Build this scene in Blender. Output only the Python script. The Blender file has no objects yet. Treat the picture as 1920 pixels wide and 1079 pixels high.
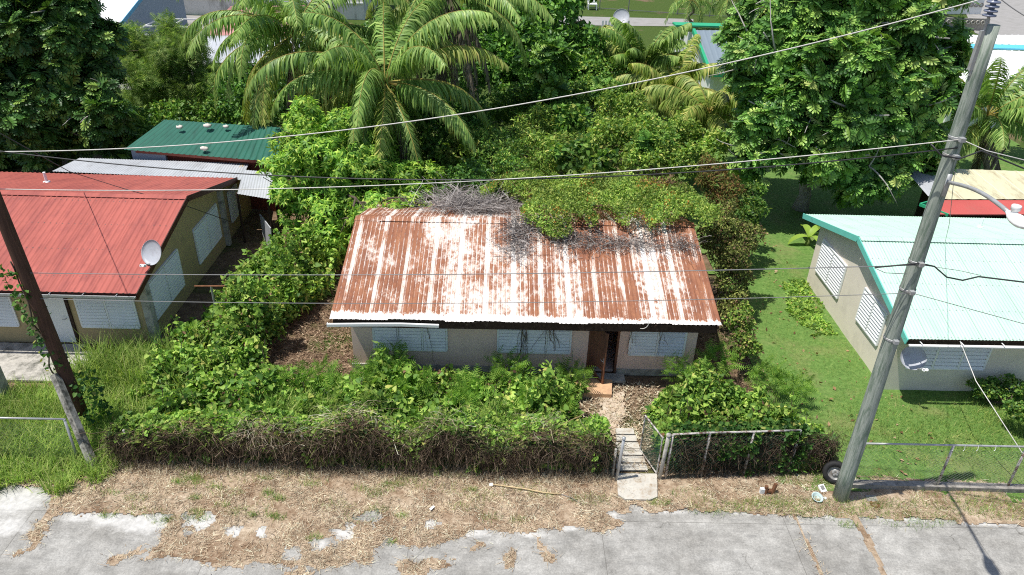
import bpy, math
import numpy as np
from math import sin, cos, tan, pi, radians, sqrt, atan2, hypot
R_ = np.random.default_rng(11)
SC = bpy.context.scene
COL = SC.collection
# ------------------------------------------------------------------ camera model
H, TH, PSI, FPX, ROLL = 14.0, radians(29.82), radians(-1.14), 1390.0, radians(1.92)
def ray(px, py):
    u = (px-960)/FPX; v = -(py-539.5)/FPX
    c, s = cos(ROLL), sin(ROLL)
    u, v = u*c - v*s, v*c + u*s
    fw = cos(TH)+v*sin(TH); up = -sin(TH)+v*cos(TH)
    return u*cos(PSI)-fw*sin(PSI), u*sin(PSI)+fw*cos(PSI), up
def gp(px, py, z=0.0):                 # survey point at height z
    x, y, u = ray(px, py); t = (z-H)/u
    return np.array([x*t, y*t, z])
def vp(px, py, Y):                     # survey point at distance Y
    x, y, u = ray(px, py); t = Y/y
    return np.array([x*t, Y, H+u*t])
def depth(p):
    f = -p[0]*sin(PSI)+p[1]*cos(PSI)
    return f*cos(TH)-(p[2]-H)*sin(TH)
# ------------------------------------------------------------------ objects
ORG = {}
def setp(o, label=None, cat=None, group=None, kind=None):
    if label: o['label'] = label
    if cat: o['category'] = cat
    if group: o['group'] = group
    if kind: o['kind'] = kind
    return o
def thing(name, label, cat, loc, group=None):
    o = bpy.data.objects.new(name, None); COL.objects.link(o)
    o.location = [float(v) for v in loc]; o.empty_display_size = .2
    ORG[o.name] = np.array([float(v) for v in loc])
    return setp(o, label, cat, group)
def obj(name, V, F, m, parent=None, smooth=False, mi=None):
    V = np.asarray(V, dtype=np.float64).reshape(-1, 3)
    if parent is not None: org = ORG[parent.name]
    else:
        org = np.array([(V[:, 0].min()+V[:, 0].max())/2, (V[:, 1].min()+V[:, 1].max())/2, V[:, 2].min()])
    V = V-org
    me = bpy.data.meshes.new(name)
    if isinstance(F, np.ndarray):
        n, k = F.shape
        me.vertices.add(len(V)); me.vertices.foreach_set('co', V.astype(np.float32).ravel())
        me.loops.add(n*k); me.loops.foreach_set('vertex_index', F.astype(np.int32).ravel())
        me.polygons.add(n)
        me.polygons.foreach_set('loop_start', np.arange(0, n*k, k, dtype=np.int32))
        me.polygons.foreach_set('loop_total', np.full(n, k, dtype=np.int32))
        me.update(calc_edges=True)
    else:
        me.from_pydata([tuple(v) for v in V], [], F); me.update()
    for mm in (m if isinstance(m, (list, tuple)) else [m]): me.materials.append(mm)
    if mi is not None: me.polygons.foreach_set('material_index', np.asarray(mi, dtype=np.int32))
    if smooth: me.polygons.foreach_set('use_smooth', np.ones(len(me.polygons), dtype=bool))
    o = bpy.data.objects.new(name, me); COL.objects.link(o)
    ORG[o.name] = org
    if parent is not None: o.parent = parent
    else: o.location = org
    return o
class MB:
    def __init__(s): s.V = []; s.F = []
    def add(s, V, F):
        b = len(s.V); s.V += [tuple(v) for v in V]; s.F += [tuple(i+b for i in f) for f in F]; return s
    def box(s, x0, y0, z0, x1, y1, z1):
        return s.add([(x0,y0,z0),(x1,y0,z0),(x1,y1,z0),(x0,y1,z0),(x0,y0,z1),(x1,y0,z1),(x1,y1,z1),(x0,y1,z1)],
              [(0,3,2,1),(4,5,6,7),(0,1,5,4),(1,2,6,5),(2,3,7,6),(3,0,4,7)])
    def bar(s, a, b, w, h, up=(0,0,1)):          # box along a-b
        a = np.array(a, float); b = np.array(b, float); d = b-a; d /= np.linalg.norm(d)
        side = np.cross(d, np.array(up, float)); side /= np.linalg.norm(side); u = np.cross(side, d)
        V = []
        for p in (a, b):
            for i, j in ((-1,-1),(1,-1),(1,1),(-1,1)): V.append(p+side*i*w/2+u*j*h/2)
        return s.add(V, [(0,1,2,3),(7,6,5,4),(0,4,5,1),(1,5,6,2),(2,6,7,3),(3,7,4,0)])
    def tube(s, pts, r, n=6, cap=True):
        pts = [np.array(p, float) for p in pts]; m = len(pts)
        rr = [r]*m if np.isscalar(r) else list(r)
        V = []; F = []; prev = None
        for i in range(m):
            d = pts[min(i+1,m-1)]-pts[max(i-1,0)]; d = d/(np.linalg.norm(d)+1e-9)
            if prev is None:
                a = np.array([0,0,1.]) if abs(d[2]) < .9 else np.array([1.,0,0]); e = np.cross(d, a)
            else: e = prev-d*np.dot(prev, d)
            e = e/(np.linalg.norm(e)+1e-9); prev = e; g = np.cross(d, e)
            for k in range(n):
                t = 2*pi*k/n; V.append(pts[i]+rr[i]*(cos(t)*e+sin(t)*g))
        for i in range(m-1):
            for k in range(n):
                F.append((i*n+k, i*n+(k+1)%n, (i+1)*n+(k+1)%n, (i+1)*n+k))
        if cap: F.append(tuple(range(n))[::-1]); F.append(tuple(range((m-1)*n, m*n)))
        return s.add(V, F)
    def prism(s, poly, off):                     # closed 3D polygon pushed by a vector
        n = len(poly); off = np.array(off, float)
        V = [np.array(p, float) for p in poly]; V = V+[p+off for p in V]
        F = [tuple(range(n))[::-1], tuple(range(n, 2*n))]+[(i,(i+1)%n,(i+1)%n+n,i+n) for i in range(n)]
        return s.add(V, F)
    def lathe(s, prof, c, ax=(0,0,1), n=20):      # prof: list of (radius, height along axis)
        ax = np.array(ax, float); ax /= np.linalg.norm(ax)
        e = np.cross(ax, [0,0,1.] if abs(ax[2]) < .9 else [1.,0,0]); e /= np.linalg.norm(e); g = np.cross(ax, e)
        V = []; F = []; c = np.array(c, float)
        for r, h in prof:
            for k in range(n):
                t = 2*pi*k/n; V.append(c+ax*h+r*(cos(t)*e+sin(t)*g))
        for i in range(len(prof)-1):
            for k in range(n): F.append((i*n+k, i*n+(k+1)%n, (i+1)*n+(k+1)%n, (i+1)*n+k))
        return s.add(V, F)
    def obj(s, name, m, parent=None, smooth=False): return obj(name, s.V, s.F, m, parent, smooth)
def corr(A, B, C, D, pitch=.19, amp=.02, kind='rib', nv=3, jag=0, seed=0):
    A, B, C, D = [np.array(p, float) for p in (A, B, C, D)]
    L = np.linalg.norm(B-A); per = 8
    nu = int(L/pitch*per)
    u = np.linspace(0, 1, nu+1); v = np.linspace(0, 1, nv+1)
    n = np.cross(B-A, D-A); n /= np.linalg.norm(n)
    ph = u*L/pitch
    if kind == 'rib': w = np.clip(1-np.abs((ph % 1)-.5)*5, 0, 1)
    else: w = .5+.5*np.cos(2*pi*ph)
    P = (A[None,None]*(1-u[None,:,None])*(1-v[:,None,None])+B*u[None,:,None]*(1-v[:,None,None])
         +C*u[None,:,None]*v[:,None,None]+D*(1-u[None,:,None])*v[:,None,None])
    P = P+n*(w*amp)[None,:,None]
    if jag:
        r = np.random.default_rng(seed); sheets = np.floor(u*L/.83).astype(int)
        j = r.normal(0, jag, sheets.max()+1)[sheets]+r.normal(0, jag*.25, len(u))
        dv = (D-A)/np.linalg.norm(D-A)
        P[0] += dv*j[:,None]
        P[:] += n*(np.abs(r.normal(0, .012, sheets.max()+1))[sheets])[None,:,None]
    idx = np.arange((nu+1)*(nv+1)).reshape(nv+1, nu+1)
    F = np.stack([idx[:-1,:-1], idx[:-1,1:], idx[1:,1:], idx[1:,:-1]], -1).reshape(-1, 4)
    return P.reshape(-1, 3), F
# ------------------------------------------------------------------ materials
class NT:
    def __init__(s, name):
        s.m = bpy.data.materials.new(name); s.m.use_nodes = True
        s.t = s.m.node_tree; s.t.nodes.clear()
        s.out = s.t.nodes.new('ShaderNodeOutputMaterial')
    def n(s, typ, ins=None, **pr):
        nd = s.t.nodes.new('ShaderNode'+typ)
        for k, v in pr.items(): setattr(nd, k, v)
        for k, v in (ins or {}).items():
            sk = nd.inputs[k]
            if isinstance(v, bpy.types.NodeSocket): s.t.links.new(v, sk)
            elif isinstance(v, (tuple, list)) and sk.type == 'RGBA' and len(v) == 3: sk.default_value = (*v, 1)
            else: sk.default_value = v
        return nd
    def co(s, scale=(1,1,1), rot=(0,0,0)):
        tc = s.n('TexCoord')
        mp = s.n('Mapping', {'Vector': tc.outputs['Object'], 'Scale': scale, 'Rotation': rot})
        return mp.outputs[0]
    def noise(s, scale, detail=4, rough=.6, vec=None, dist=0):
        return s.n('TexNoise', {'Vector': vec if vec is not None else s.co(), 'Scale': scale, 'Detail': detail, 'Roughness': rough, 'Distortion': dist}).outputs['Fac']
    def ramp(s, fac, stops, interp='LINEAR'):
        r = s.n('ValToRGB', {'Fac': fac}); cr = r.color_ramp; cr.interpolation = interp
        while len(cr.elements) < len(stops): cr.elements.new(.5)
        for e, (p, c) in zip(cr.elements, stops):
            e.position = p; e.color = (*c, 1) if isinstance(c, (tuple, list)) else (c, c, c, 1)
        return r.outputs[0]
    def mix(s, f, a, b, mode='MIX'):
        x = s.n('MixRGB', {'Fac': f, 'Color1': a, 'Color2': b}, blend_type=mode); return x.outputs[0]
    def math(s, op, a, b=0., c=None):
        ins = {0: a, 1: b}
        if c is not None: ins[2] = c
        return s.n('Math', ins, operation=op).outputs[0]
    def sep(s, vec):
        x = s.n('SeparateXYZ', {0: vec}); return x.outputs
    def bump(s, h, st=.3, d=.02): return s.n('Bump', {'Height': h, 'Strength': st, 'Distance': d}).outputs[0]
    def fin(s, base, rough=.8, spec=.3, nrm=None, metal=0., trans=None, tcol=None):
        ins = {'Base Color': base, 'Roughness': rough, 'Specular IOR Level': spec, 'Metallic': metal}
        if nrm is not None: ins['Normal'] = nrm
        sh = s.n('BsdfPrincipled', ins).outputs[0]
        if trans:
            tr = s.n('BsdfTranslucent', {'Color': tcol if tcol is not None else base}).outputs[0]
            sh = s.n('MixShader', {0: trans, 1: sh, 2: tr}).outputs[0]
        s.t.links.new(sh, s.out.inputs[0]); return s.m
def plain(name, c, rough=.7, spec=.3, var=.25, sc=6., metal=0., dirt=None, dsc=1.5, dlo=.5, dhi=.75, stretch=(1,1,1), bump=0):
    t = NT(name); c = np.array(c)
    v = t.co(stretch)
    col = t.ramp(t.noise(sc, 5, .65, v), [(.25, tuple(c*(1-var))), (.75, tuple(np.minimum(c*(1+var), .9)))])
    nz = t.noise(dsc, 6, .7, v)
    if dirt: col = t.mix(t.ramp(nz, [(dlo, 0.), (dhi, 1.)]), col, dirt)
    return t.fin(col, rough, spec, t.bump(t.noise(sc*4, 4, .6, v), bump, .01) if bump else None, metal)
GAIN = 1.65
def leafmat(name, cols, trans=.28, rough=.42, spec=.4, big=.8, amt=.45, rnd=None, gain=None):
    t = NT(name); gain = gain or GAIN; rnd = [(q, tuple(min(v*gain*k, .75) for v, k in zip(c, (1.12, .98, 1.15) if c[1] > c[0] else (1, 1, 1)))) for q, c in rnd]; spec *= .6; rough = min(.9, rough+.08)
    rn = t.n('NewGeometry').outputs['Random Per Island']
    col = t.ramp(rn, rnd)
    k = t.ramp(t.noise(big, 3, .6), [(.3, 1-amt), (.7, 1+amt)])
    col = t.mix(1., col, k, 'MULTIPLY')
    tc = t.mix(1., col, (1.35, 1.45, .75), 'MULTIPLY')
    return t.fin(col, rough, spec, trans=trans, tcol=tc)
M = {}
def W3(c, a=0): return c
M['pole_green'] = (lambda t: t.fin(t.mix(t.ramp(t.noise(5, 5, .7, t.co((3,3,.35))), [(.46, 0.), (.60, .85)]),
     t.ramp(t.noise(9, 5, .7, t.co((4,4,.2))), [(.3, (.20,.24,.20)), (.7, (.42,.45,.40))]), (.13,.18,.135)), .85, .2,
     t.bump(t.noise(30, 4, .6, t.co((3,3,.12))), .5, .01)))(NT('weathered_green_wood'))
M['pole_brown'] = plain('brown_wood', (.075,.04,.028), .8, .25, .5, 12, stretch=(3,3,.15), bump=.5)
M['concrete_old'] = plain('old_concrete', (.42,.40,.36), .9, .2, .25, 8, dirt=(.1,.1,.085), dsc=3, dlo=.48, dhi=.7, bump=.4)
M['concrete_white'] = plain('pale_concrete', (.50,.475,.42), .9, .2, .2, 10, dirt=(.27,.2,.13), dsc=5, dlo=.5, dhi=.72, bump=.4)
M['kerb'] = plain('kerb_concrete', (.30,.28,.25), .9, .2, .3, 9, dirt=(.09,.085,.075), dsc=5, dlo=.5, dhi=.7, bump=.4)
M['beige'] = plain('beige_plaster', (.76,.69,.585), .85, .2, .05, 2, dirt=(.58,.53,.46), dsc=1.2, dlo=.5, dhi=.8)
M['tan'] = plain('tan_plaster', (.46,.35,.19), .85, .2, .08, 2, dirt=(.24,.2,.13), dsc=1.1, dlo=.55, dhi=.8)
M['pinkish'] = plain('faded_pink_plaster', (.78,.58,.49), .85, .2, .08, 2, dirt=(.48,.37,.32), dsc=1.7, dlo=.55, dhi=.85)
M['white'] = plain('white_paint', (.78,.78,.77), .5, .4, .04, 3, dirt=(.5,.49,.46), dsc=2, dlo=.6, dhi=.9)
M['offwhite'] = plain('grey_white_louvre', (.80,.81,.82), .5, .4, .06, 3, dirt=(.55,.56,.57), dsc=4, dlo=.55, dhi=.85)
M['louvre'] = plain('white_louvre', (.82,.83,.84), .45, .4, .04, 3)
M['rope'] = plain('pale_cord', (.72,.7,.64), .7, .2, .1)
M['cable'] = plain('dark_cable', (.03,.03,.032), .5, .4, .1)
M['alu'] = plain('pale_bare_wire', (.62,.60,.56), .5, .4, .1)
M['greywire'] = plain('grey_wire', (.2,.2,.2), .5, .4, .1)
M['steel'] = plain('galvanised_steel', (.40,.41,.415), .45, .5, .1, metal=.3, dirt=(.3,.26,.22), dsc=5, dlo=.5, dhi=.8)
M['steel_rust'] = plain('rust_spotted_pipe', (.50,.48,.45), .7, .3, .2, 6, dirt=(.13,.07,.045), dsc=7, dlo=.45, dhi=.6)
M['rust'] = plain('rusty_iron', (.16,.075,.04), .85, .2, .4, 9)
M['rotwood'] = plain('rotten_dark_wood', (.05,.032,.024), .9, .15, .5, 10, dirt=(.2,.15,.12), dsc=8, dlo=.6, dhi=.75, bump=.4)
M['door_brown'] = plain('brown_door_wood', (.17,.075,.045), .7, .3, .2, 8, stretch=(1,1,.2), dirt=(.08,.04,.03), dsc=3)
M['dish'] = plain('grey_dish_paint', (.40,.42,.46), .5, .4, .05, 3, dirt=(.3,.3,.32), dsc=4)
M['black'] = plain('louvre_gap_shade', (.01,.01,.01), .9, .1, .1)
M['rubber'] = plain('tyre_rubber', (.022,.022,.023), .75, .3, .3, 12, dirt=(.08,.07,.06), dsc=6, dlo=.6, dhi=.8)
M['rim'] = plain('wheel_rim', (.28,.28,.27), .45, .5, .15, 9, metal=.2, dirt=(.2,.15,.11), dsc=7)
M['teal'] = plain('teal_trim', (.15,.55,.46), .6, .3, .08, 4, dirt=(.1,.3,.25), dsc=6, dlo=.6, dhi=.75)
M['red_trim'] = plain('dark_red_trim', (.07,.02,.016), .6, .3, .2)
M['redwall'] = plain('red_brown_boards', (.20,.055,.035), .8, .2, .25, 5, stretch=(6,6,.4))
M['bluegrey'] = plain('blue_grey_wall', (.30,.36,.42), .8, .2, .1)
M['green_trim'] = plain('green_trim', (.03,.34,.17), .6, .3, .1)
M['turq'] = plain('turquoise_trim', (.12,.5,.68), .6, .3, .1)
M['blue_trim'] = plain('blue_trim', (.1,.33,.5), .6, .3, .1)
M['stone'] = plain('whitish_rock', (.62,.58,.53), .9, .2, .2, 8)
M['greyyard'] = plain('grey_concrete_yard', (.30,.29,.28), .9, .2, .15, 2, dirt=(.2,.2,.18), dsc=1)
M['stainwall'] = plain('stained_white_wall', (.66,.64,.60), .9, .2, .08, 2, dirt=(.2,.19,.17), dsc=.9, dlo=.5, dhi=.75, stretch=(1,1,.35))
def sheetmat(name, base, var=.08, dirt=None, lap=.83, lapcol=None, lapamt=.25, spec=.35, rough=.5, dlo=.52, dhi=.78, screws=0):
    t = NT(name); base = np.array(base)
    x, y, z = t.sep(t.co())[:3]
    sid = t.math('FLOOR', t.math('DIVIDE', x, lap))
    wn = t.n('TexWhiteNoise', {'W': sid}, noise_dimensions='1D').outputs['Value']
    col = t.ramp(wn, [(0., tuple(base*(1-var))), (1., tuple(np.minimum(base*(1+var), .88)))])
    col = t.mix(.5, col, t.ramp(t.noise(1.1, 5, .65), [(.3, tuple(base*(1-var*2))), (.7, tuple(np.minimum(base*(1+var), .88)))]))
    if dirt is not None:
        col = t.mix(t.ramp(t.noise(1.3, 7, .72, t.co((2.2,.55,1))), [(dlo, 0.), (dhi, 1.)]), col, dirt)
    if lapcol is not None:
        fr = t.math('FRACT', t.math('DIVIDE', x, lap))
        ln = t.math('LESS_THAN', t.math('ABSOLUTE', t.math('SUBTRACT', fr, .5)), .012)
        col = t.mix(t.math('MULTIPLY', ln, lapamt), col, lapcol)
    if screws:
        a_ = t.math('LESS_THAN', t.math('ABSOLUTE', t.math('SUBTRACT', t.math('FRACT', t.math('DIVIDE', x, .2)), .5)), .1)
        b_ = t.math('LESS_THAN', t.math('ABSOLUTE', t.math('SUBTRACT', t.math('FRACT', t.math('DIVIDE', y, screws)), .5)), .018)
        col = t.mix(t.math('MULTIPLY', t.math('MULTIPLY', a_, b_), .6), col, (.09,.085,.08))
        col = t.mix(t.ramp(t.noise(6, 5, .7), [(.70, 0.), (.74, .55)]), col, (.12,.11,.09))
        col = t.mix(t.ramp(t.noise(2., 6, .7, t.co((1.,.12,1))), [(.5, 0.), (.8, .45)]), col, tuple(base*.6))
    return t.fin(col, rough, spec)
M['red_roof'] = sheetmat('faded_red_sheet', (.41,.118,.095), .09, (.24,.07,.065), .76, (.25,.06,.05), .5, rough=.6, dlo=.45, dhi=.75, spec=.15, screws=1.2)
M['mint_roof'] = sheetmat('pale_mint_sheet', (.465,.665,.55), .05, (.38,.56,.46), .8, (.08,.12,.1), .45, spec=.15, rough=.6, screws=1.05)
M['green_roof'] = sheetmat('dark_green_sheet', (.022,.12,.085), .1, (.015,.06,.045), .8)
M['grey_roof'] = sheetmat('grey_zinc_sheet', (.44,.46,.49), .1, (.27,.27,.28), .8)
M['white_roof'] = sheetmat('white_sheet', (.82,.82,.82), .04, (.6,.6,.6), 1.)
M['yellow_roof'] = sheetmat('pale_yellow_sheet', (.60,.58,.40), .06, (.30,.2,.12), 1., (.75,.74,.6), .9)
M['flat_red'] = sheetmat('flat_red_paint', (.50,.10,.09), .08, (.4,.12,.1), 2.)
M['striped_red'] = sheetmat('rust_pink_sheet', (.48,.22,.20), .5, (.6,.5,.47), .5)
M['greyblue_roof'] = sheetmat('grey_blue_sheet', (.20,.25,.29), .06, None, .8)
# rusty roof: zinc-white sheets eaten by rust, white laps and white eave lip
def rusty():
    t = NT('rusty_corrugated_sheet'); v = t.co(); x, y, z = t.sep(v)[:3]
    lap = .83
    jit = t.math('MULTIPLY', t.math('SUBTRACT', t.noise(.9, 2, .5), .5), .10)
    q = t.math('DIVIDE', t.math('ADD', x, jit), lap)
    sid = t.math('FLOOR', q); fr = t.math('FRACT', q)
    wn = t.n('TexWhiteNoise', {'W': sid}, noise_dimensions='1D').outputs['Value']
    edge = t.math('ABSOLUTE', t.math('SUBTRACT', fr, .5))            # 0 at middle of white band
    n1 = t.noise(1.6, 9, .76, t.co((1.,.55,1)), .5)
    n2 = t.noise(8.5, 8, .78, t.co((1.,.5,1)))
    n3 = t.noise(.55, 3, .5)
    cov = t.math('ADD', t.math('MULTIPLY', n1, .5), t.math('MULTIPLY', n2, .5))
    cov = t.math('ADD', cov, t.math('MULTIPLY', t.math('SUBTRACT', wn, .5), .16))
    cov = t.math('ADD', cov, t.math('MULTIPLY', t.math('SUBTRACT', n3, .5), .34))
    # narrow pale band on each lap
    bandw = t.math('ADD', .055, t.math('MULTIPLY', t.math('SUBTRACT', n2, .5), .32))
    band = t.n('MapRange', {0: t.math('SUBTRACT', edge, bandw), 1: -.02, 2: .03}).outputs[0]
    cov = t.math('SUBTRACT', cov, t.math('MULTIPLY', t.math('SUBTRACT', 1., band), .13))
    # ribs keep their white skin
    rib = t.math('ABSOLUTE', t.math('SUBTRACT', t.math('FRACT', t.math('DIVIDE', x, .138)), .5))
    ribm = t.math('LESS_THAN', rib, .085)
    cov = t.math('SUBTRACT', cov, t.math('MULTIPLY', ribm, t.math('MULTIPLY', n1, .17)))
    # the lip along the eave
    lip = t.math('ADD', y, t.math('MULTIPLY', t.math('SUBTRACT', n2, .5), .5))
    lipm = t.n('MapRange', {0: lip, 1: -2.02, 2: -1.86, 3: 1., 4: 0.}).outputs[0]
    cov = t.math('SUBTRACT', cov, t.math('MULTIPLY', lipm, .35))
    mask = t.ramp(cov, [(.393, 0.), (.475, .92)])
    fringe = t.ramp(cov, [(.30, 0.), (.40, 1.)])
    zinc = t.ramp(t.noise(4, 7, .75, t.co((1,.4,1))), [(.3, (.58,.53,.48)), (.5, (.76,.74,.71)), (.7, (.82,.81,.79))])
    rust = t.ramp(t.math('ADD', t.math('MULTIPLY', n2, .5), t.math('MULTIPLY', t.noise(3.1, 5, .7, t.co((1.,.3,1))), .5)),
                  [(.30, (.10,.036,.018)), (.46, (.215,.068,.028)), (.60, (.32,.125,.055)), (.74, (.46,.27,.16))])
    col = t.mix(t.math('MULTIPLY', fringe, .6), zinc, (.56,.38,.28))
    col = t.mix(mask, col, rust)
    sp = t.ramp(t.noise(26, 3, .6), [(.64, 0.), (.7, .7)])
    col = t.mix(sp, col, (.10,.045,.03))
    return t.fin(col, .8, .15, t.bump(n2, .25, .01))
M['rusty'] = rusty()
# ground materials
def groundmat():
    t = NT('soil_and_litter')
    a = t.ramp(t.noise(3.5, 8, .75), [(.28, (.06,.04,.026)), (.5, (.17,.115,.075)), (.72, (.29,.21,.14))])
    g = t.ramp(t.noise(6, 6, .7), [(.3, (.03,.06,.012)), (.7, (.09,.13,.03))])
    y = t.sep(t.co())[1]
    far = t.n('MapRange', {0: y, 1: -121., 2: -100., 3: -.02, 4: .2}).outputs[0]
    col = t.mix(t.ramp(t.math('ADD', t.noise(.28, 5, .6), far), [(.50, 0.), (.60, 1.)]), a, g)
    return t.fin(col, .95, .1, t.bump(t.noise(12, 6, .7), .8, .05))
M['ground'] = groundmat()
def lawnmat():
    t = NT('mown_lawn')
    a = t.ramp(t.noise(7, 8, .75), [(.28, (.06,.125,.028)), (.5, (.115,.21,.05)), (.72, (.19,.285,.08))])
    b = t.ramp(t.noise(9, 6, .7), [(.3, (.19,.18,.07)), (.7, (.34,.28,.15))])
    col = t.mix(t.ramp(t.noise(.7, 6, .65), [(.50, 0.), (.74, .6)]), a, b)
    return t.fin(col, .9, .1, t.bump(t.noise(30, 5, .7), .8, .03))
M['lawn'] = lawnmat()
def strawmat():
    t = NT('dry_cut_grass')
    a = t.ramp(t.noise(7, 9, .78), [(.25, (.19,.13,.085)), (.45, (.40,.315,.225)), (.62, (.55,.455,.345)), (.8, (.70,.62,.50))])
    b = t.ramp(t.noise(1.1, 8, .75), [(.38, (.5,.40,.34)), (.50, (.9,.85,.81)), (.60, (1.1,1.1,1.1))])
    col = t.mix(1., a, b, 'MULTIPLY')
    return t.fin(col, .95, .1, t.bump(t.noise(45, 5, .7), 1., .03))
M['straw_ground'] = strawmat()
def roadmat():
    t = NT('worn_concrete_road')
    v = t.co()
    a = t.ramp(t.noise(2.3, 9, .72), [(.28, (.22,.215,.205)), (.5, (.35,.343,.328)), (.72, (.49,.48,.46))])
    b = t.ramp(t.noise(22, 9, .85), [(.3, (.5,.5,.5)), (.7, (1.3,1.3,1.28))])
    col = t.mix(1., a, b, 'MULTIPLY')
    st = t.ramp(t.noise(2.5, 5, .65, t.co((.5,3.2,1), (0,0,.25))), [(.56, 0.), (.72, .5)])
    col = t.mix(st, col, (.17,.17,.168))
    sp = t.ramp(t.noise(7, 4, .6), [(.68, 0.), (.73, .6)])
    col = t.mix(sp, col, (.12,.12,.118))
    vor = t.n('TexVoronoi', {'Vector': t.n('Mapping', {'Vector': t.n('VectorMath', {0: v, 1: t.n('TexNoise', {'Vector': v, 'Scale': 1.5, 'Detail': 6}).outputs['Color']}, operation='ADD').outputs[0], 'Scale': (.42,.6,1)}).outputs[0], 'Scale': 1.}, feature='DISTANCE_TO_EDGE').outputs['Distance']
    ck = t.ramp(vor, [(0., 1.), (.006, 0.)])
    ck = t.math('MULTIPLY', ck, t.ramp(t.noise(.6, 3, .5), [(.54, 0.), (.62, .8)]))
    col = t.mix(ck, col, (.09,.085,.075))
    xx, yy = t.sep(v)[:2]
    for ax_, w_, o_ in ((xx, 4.6, 1.7), (yy, 2.9, .2)):
        fj = t.math('ABSOLUTE', t.math('SUBTRACT', t.math('FRACT', t.math('DIVIDE', t.math('ADD', ax_, o_), w_)), .5))
        jm = t.n('MapRange', {0: fj, 1: .0, 2: .012/w_, 3: .75, 4: 0.}).outputs[0]
        col = t.mix(jm, col, (.10,.095,.085))
    big = t.ramp(t.noise(.55, 5, .6, t.co((1,1.8,1), (0,0,.2))), [(.35, (.78,.77,.75)), (.65, (1.12,1.12,1.11))])
    col = t.mix(1., col, big, 'MULTIPLY')
    at = t.n('Attribute', attribute_name='dust').outputs['Fac']
    du = t.ramp(t.math('ADD', at, t.math('MULTIPLY', t.math('SUBTRACT', t.noise(3.2, 8, .78), .5), 1.6)), [(.42, 0.), (.85, .95)])
    col = t.mix(du, col, t.ramp(t.noise(9, 5, .6), [(.3, (.42,.415,.40)), (.7, (.60,.59,.56))]))
    return t.fin(col, .9, .2, t.bump(t.noise(60, 5, .7), .5, .01))
M['road'] = roadmat()
# foliage materials
M['lf_bread'] = leafmat('breadfruit_leaf', None, .22, .35, .5, .5, .35, rnd=[(0,(.016,.05,.010)),(.35,(.035,.10,.016)),(.7,(.075,.175,.025)),(.95,(.14,.24,.045)),(1,(.20,.26,.07))], gain=2.3)
M['lf_bread_d'] = leafmat('dark_breadfruit_leaf', None, .2, .35, .5, .5, .4, rnd=[(0,(.012,.04,.009)),(.45,(.026,.075,.014)),(.8,(.05,.125,.02)),(1,(.15,.25,.045))], gain=2.0)
M['lf_mango'] = leafmat('mango_leaf', None, .32, .4, .4, .8, .4, rnd=[(0,(.035,.105,.014)),(.4,(.09,.21,.024)),(.8,(.17,.30,.035)),(1,(.27,.37,.06))], gain=1.75)
M['lf_vine'] = leafmat('vine_leaf', None, .30, .45, .35, .9, .4, rnd=[(0,(.030,.075,.014)),(.4,(.085,.175,.026)),(.8,(.15,.25,.04)),(.95,(.19,.27,.055)),(1,(.23,.24,.06))], gain=2.1)
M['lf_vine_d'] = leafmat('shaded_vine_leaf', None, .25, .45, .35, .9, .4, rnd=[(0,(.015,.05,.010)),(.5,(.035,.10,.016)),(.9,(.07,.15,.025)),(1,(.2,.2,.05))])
M['lf_roofvine'] = leafmat('yellow_green_creeper', None, .3, .5, .3, 1.0, .5, rnd=[(0,(.03,.07,.014)),(.45,(.085,.15,.024)),(.85,(.15,.22,.04)),(1,(.21,.25,.06))], gain=2.1)
M['lf_orange'] = leafmat('orange_dead_creeper', None, .25, .6, .2, 1.2, .3, rnd=[(0,(.22,.08,.02)),(.5,(.40,.19,.04)),(1,(.48,.30,.07))], gain=1.15)
M['lf_dead'] = leafmat('dead_brown_leaf', None, .12, .8, .1, 1.2, .3, rnd=[(0,(.05,.03,.02)),(.5,(.12,.075,.045)),(1,(.26,.17,.10))], gain=1.15)
M['lf_dead2'] = leafmat('tan_fallen_leaf', None, .1, .8, .1, 1.2, .3, rnd=[(0,(.14,.08,.04)),(.5,(.30,.18,.09)),(1,(.45,.34,.22))], gain=1.)
M['lf_rust'] = leafmat('copper_brown_leaf', None, .2, .6, .2, 1.1, .35, rnd=[(0,(.05,.035,.016)),(.25,(.13,.07,.028)),(.45,(.20,.12,.04)),(.6,(.07,.10,.022)),(1,(.12,.19,.035))], gain=1.15)
M['lf_feather'] = leafmat('feathery_leaf', None, .35, .5, .25, .6, .4, rnd=[(0,(.05,.10,.025)),(.5,(.10,.19,.04)),(1,(.20,.27,.08))])
M['lf_bush'] = leafmat('bush_leaf', None, .28, .42, .4, .55, .5, rnd=[(0,(.018,.055,.011)),(.4,(.045,.115,.018)),(.8,(.095,.19,.028)),(1,(.20,.26,.05))], gain=1.9)
M['lf_bush_y'] = leafmat('light_bush_leaf', None, .3, .45, .35, .6, .5, rnd=[(0,(.03,.075,.014)),(.4,(.075,.15,.022)),(.85,(.14,.22,.035)),(1,(.26,.28,.07))], gain=2.0)
M['lf_almond'] = leafmat('almond_leaf', None, .25, .35, .45, .5, .35, rnd=[(0,(.015,.05,.010)),(.5,(.04,.115,.018)),(1,(.10,.21,.03))], gain=2.0)
M['lf_dull'] = leafmat('dull_olive_leaf', None, .22, .6, .2, 1., .5, rnd=[(0,(.03,.04,.012)),(.4,(.065,.09,.022)),(.8,(.11,.15,.032)),(1,(.2,.18,.07))], gain=2.0)
M['lf_banana'] = leafmat('banana_leaf', None, .3, .4, .4, .5, .2, rnd=[(0,(.10,.21,.025)),(1,(.22,.34,.05))])
M['grass'] = leafmat('tall_grass', None, .35, .5, .25, 1., .4, rnd=[(0,(.06,.125,.022)),(.5,(.14,.24,.042)),(.9,(.22,.31,.07)),(1,(.40,.38,.18))])
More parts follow.
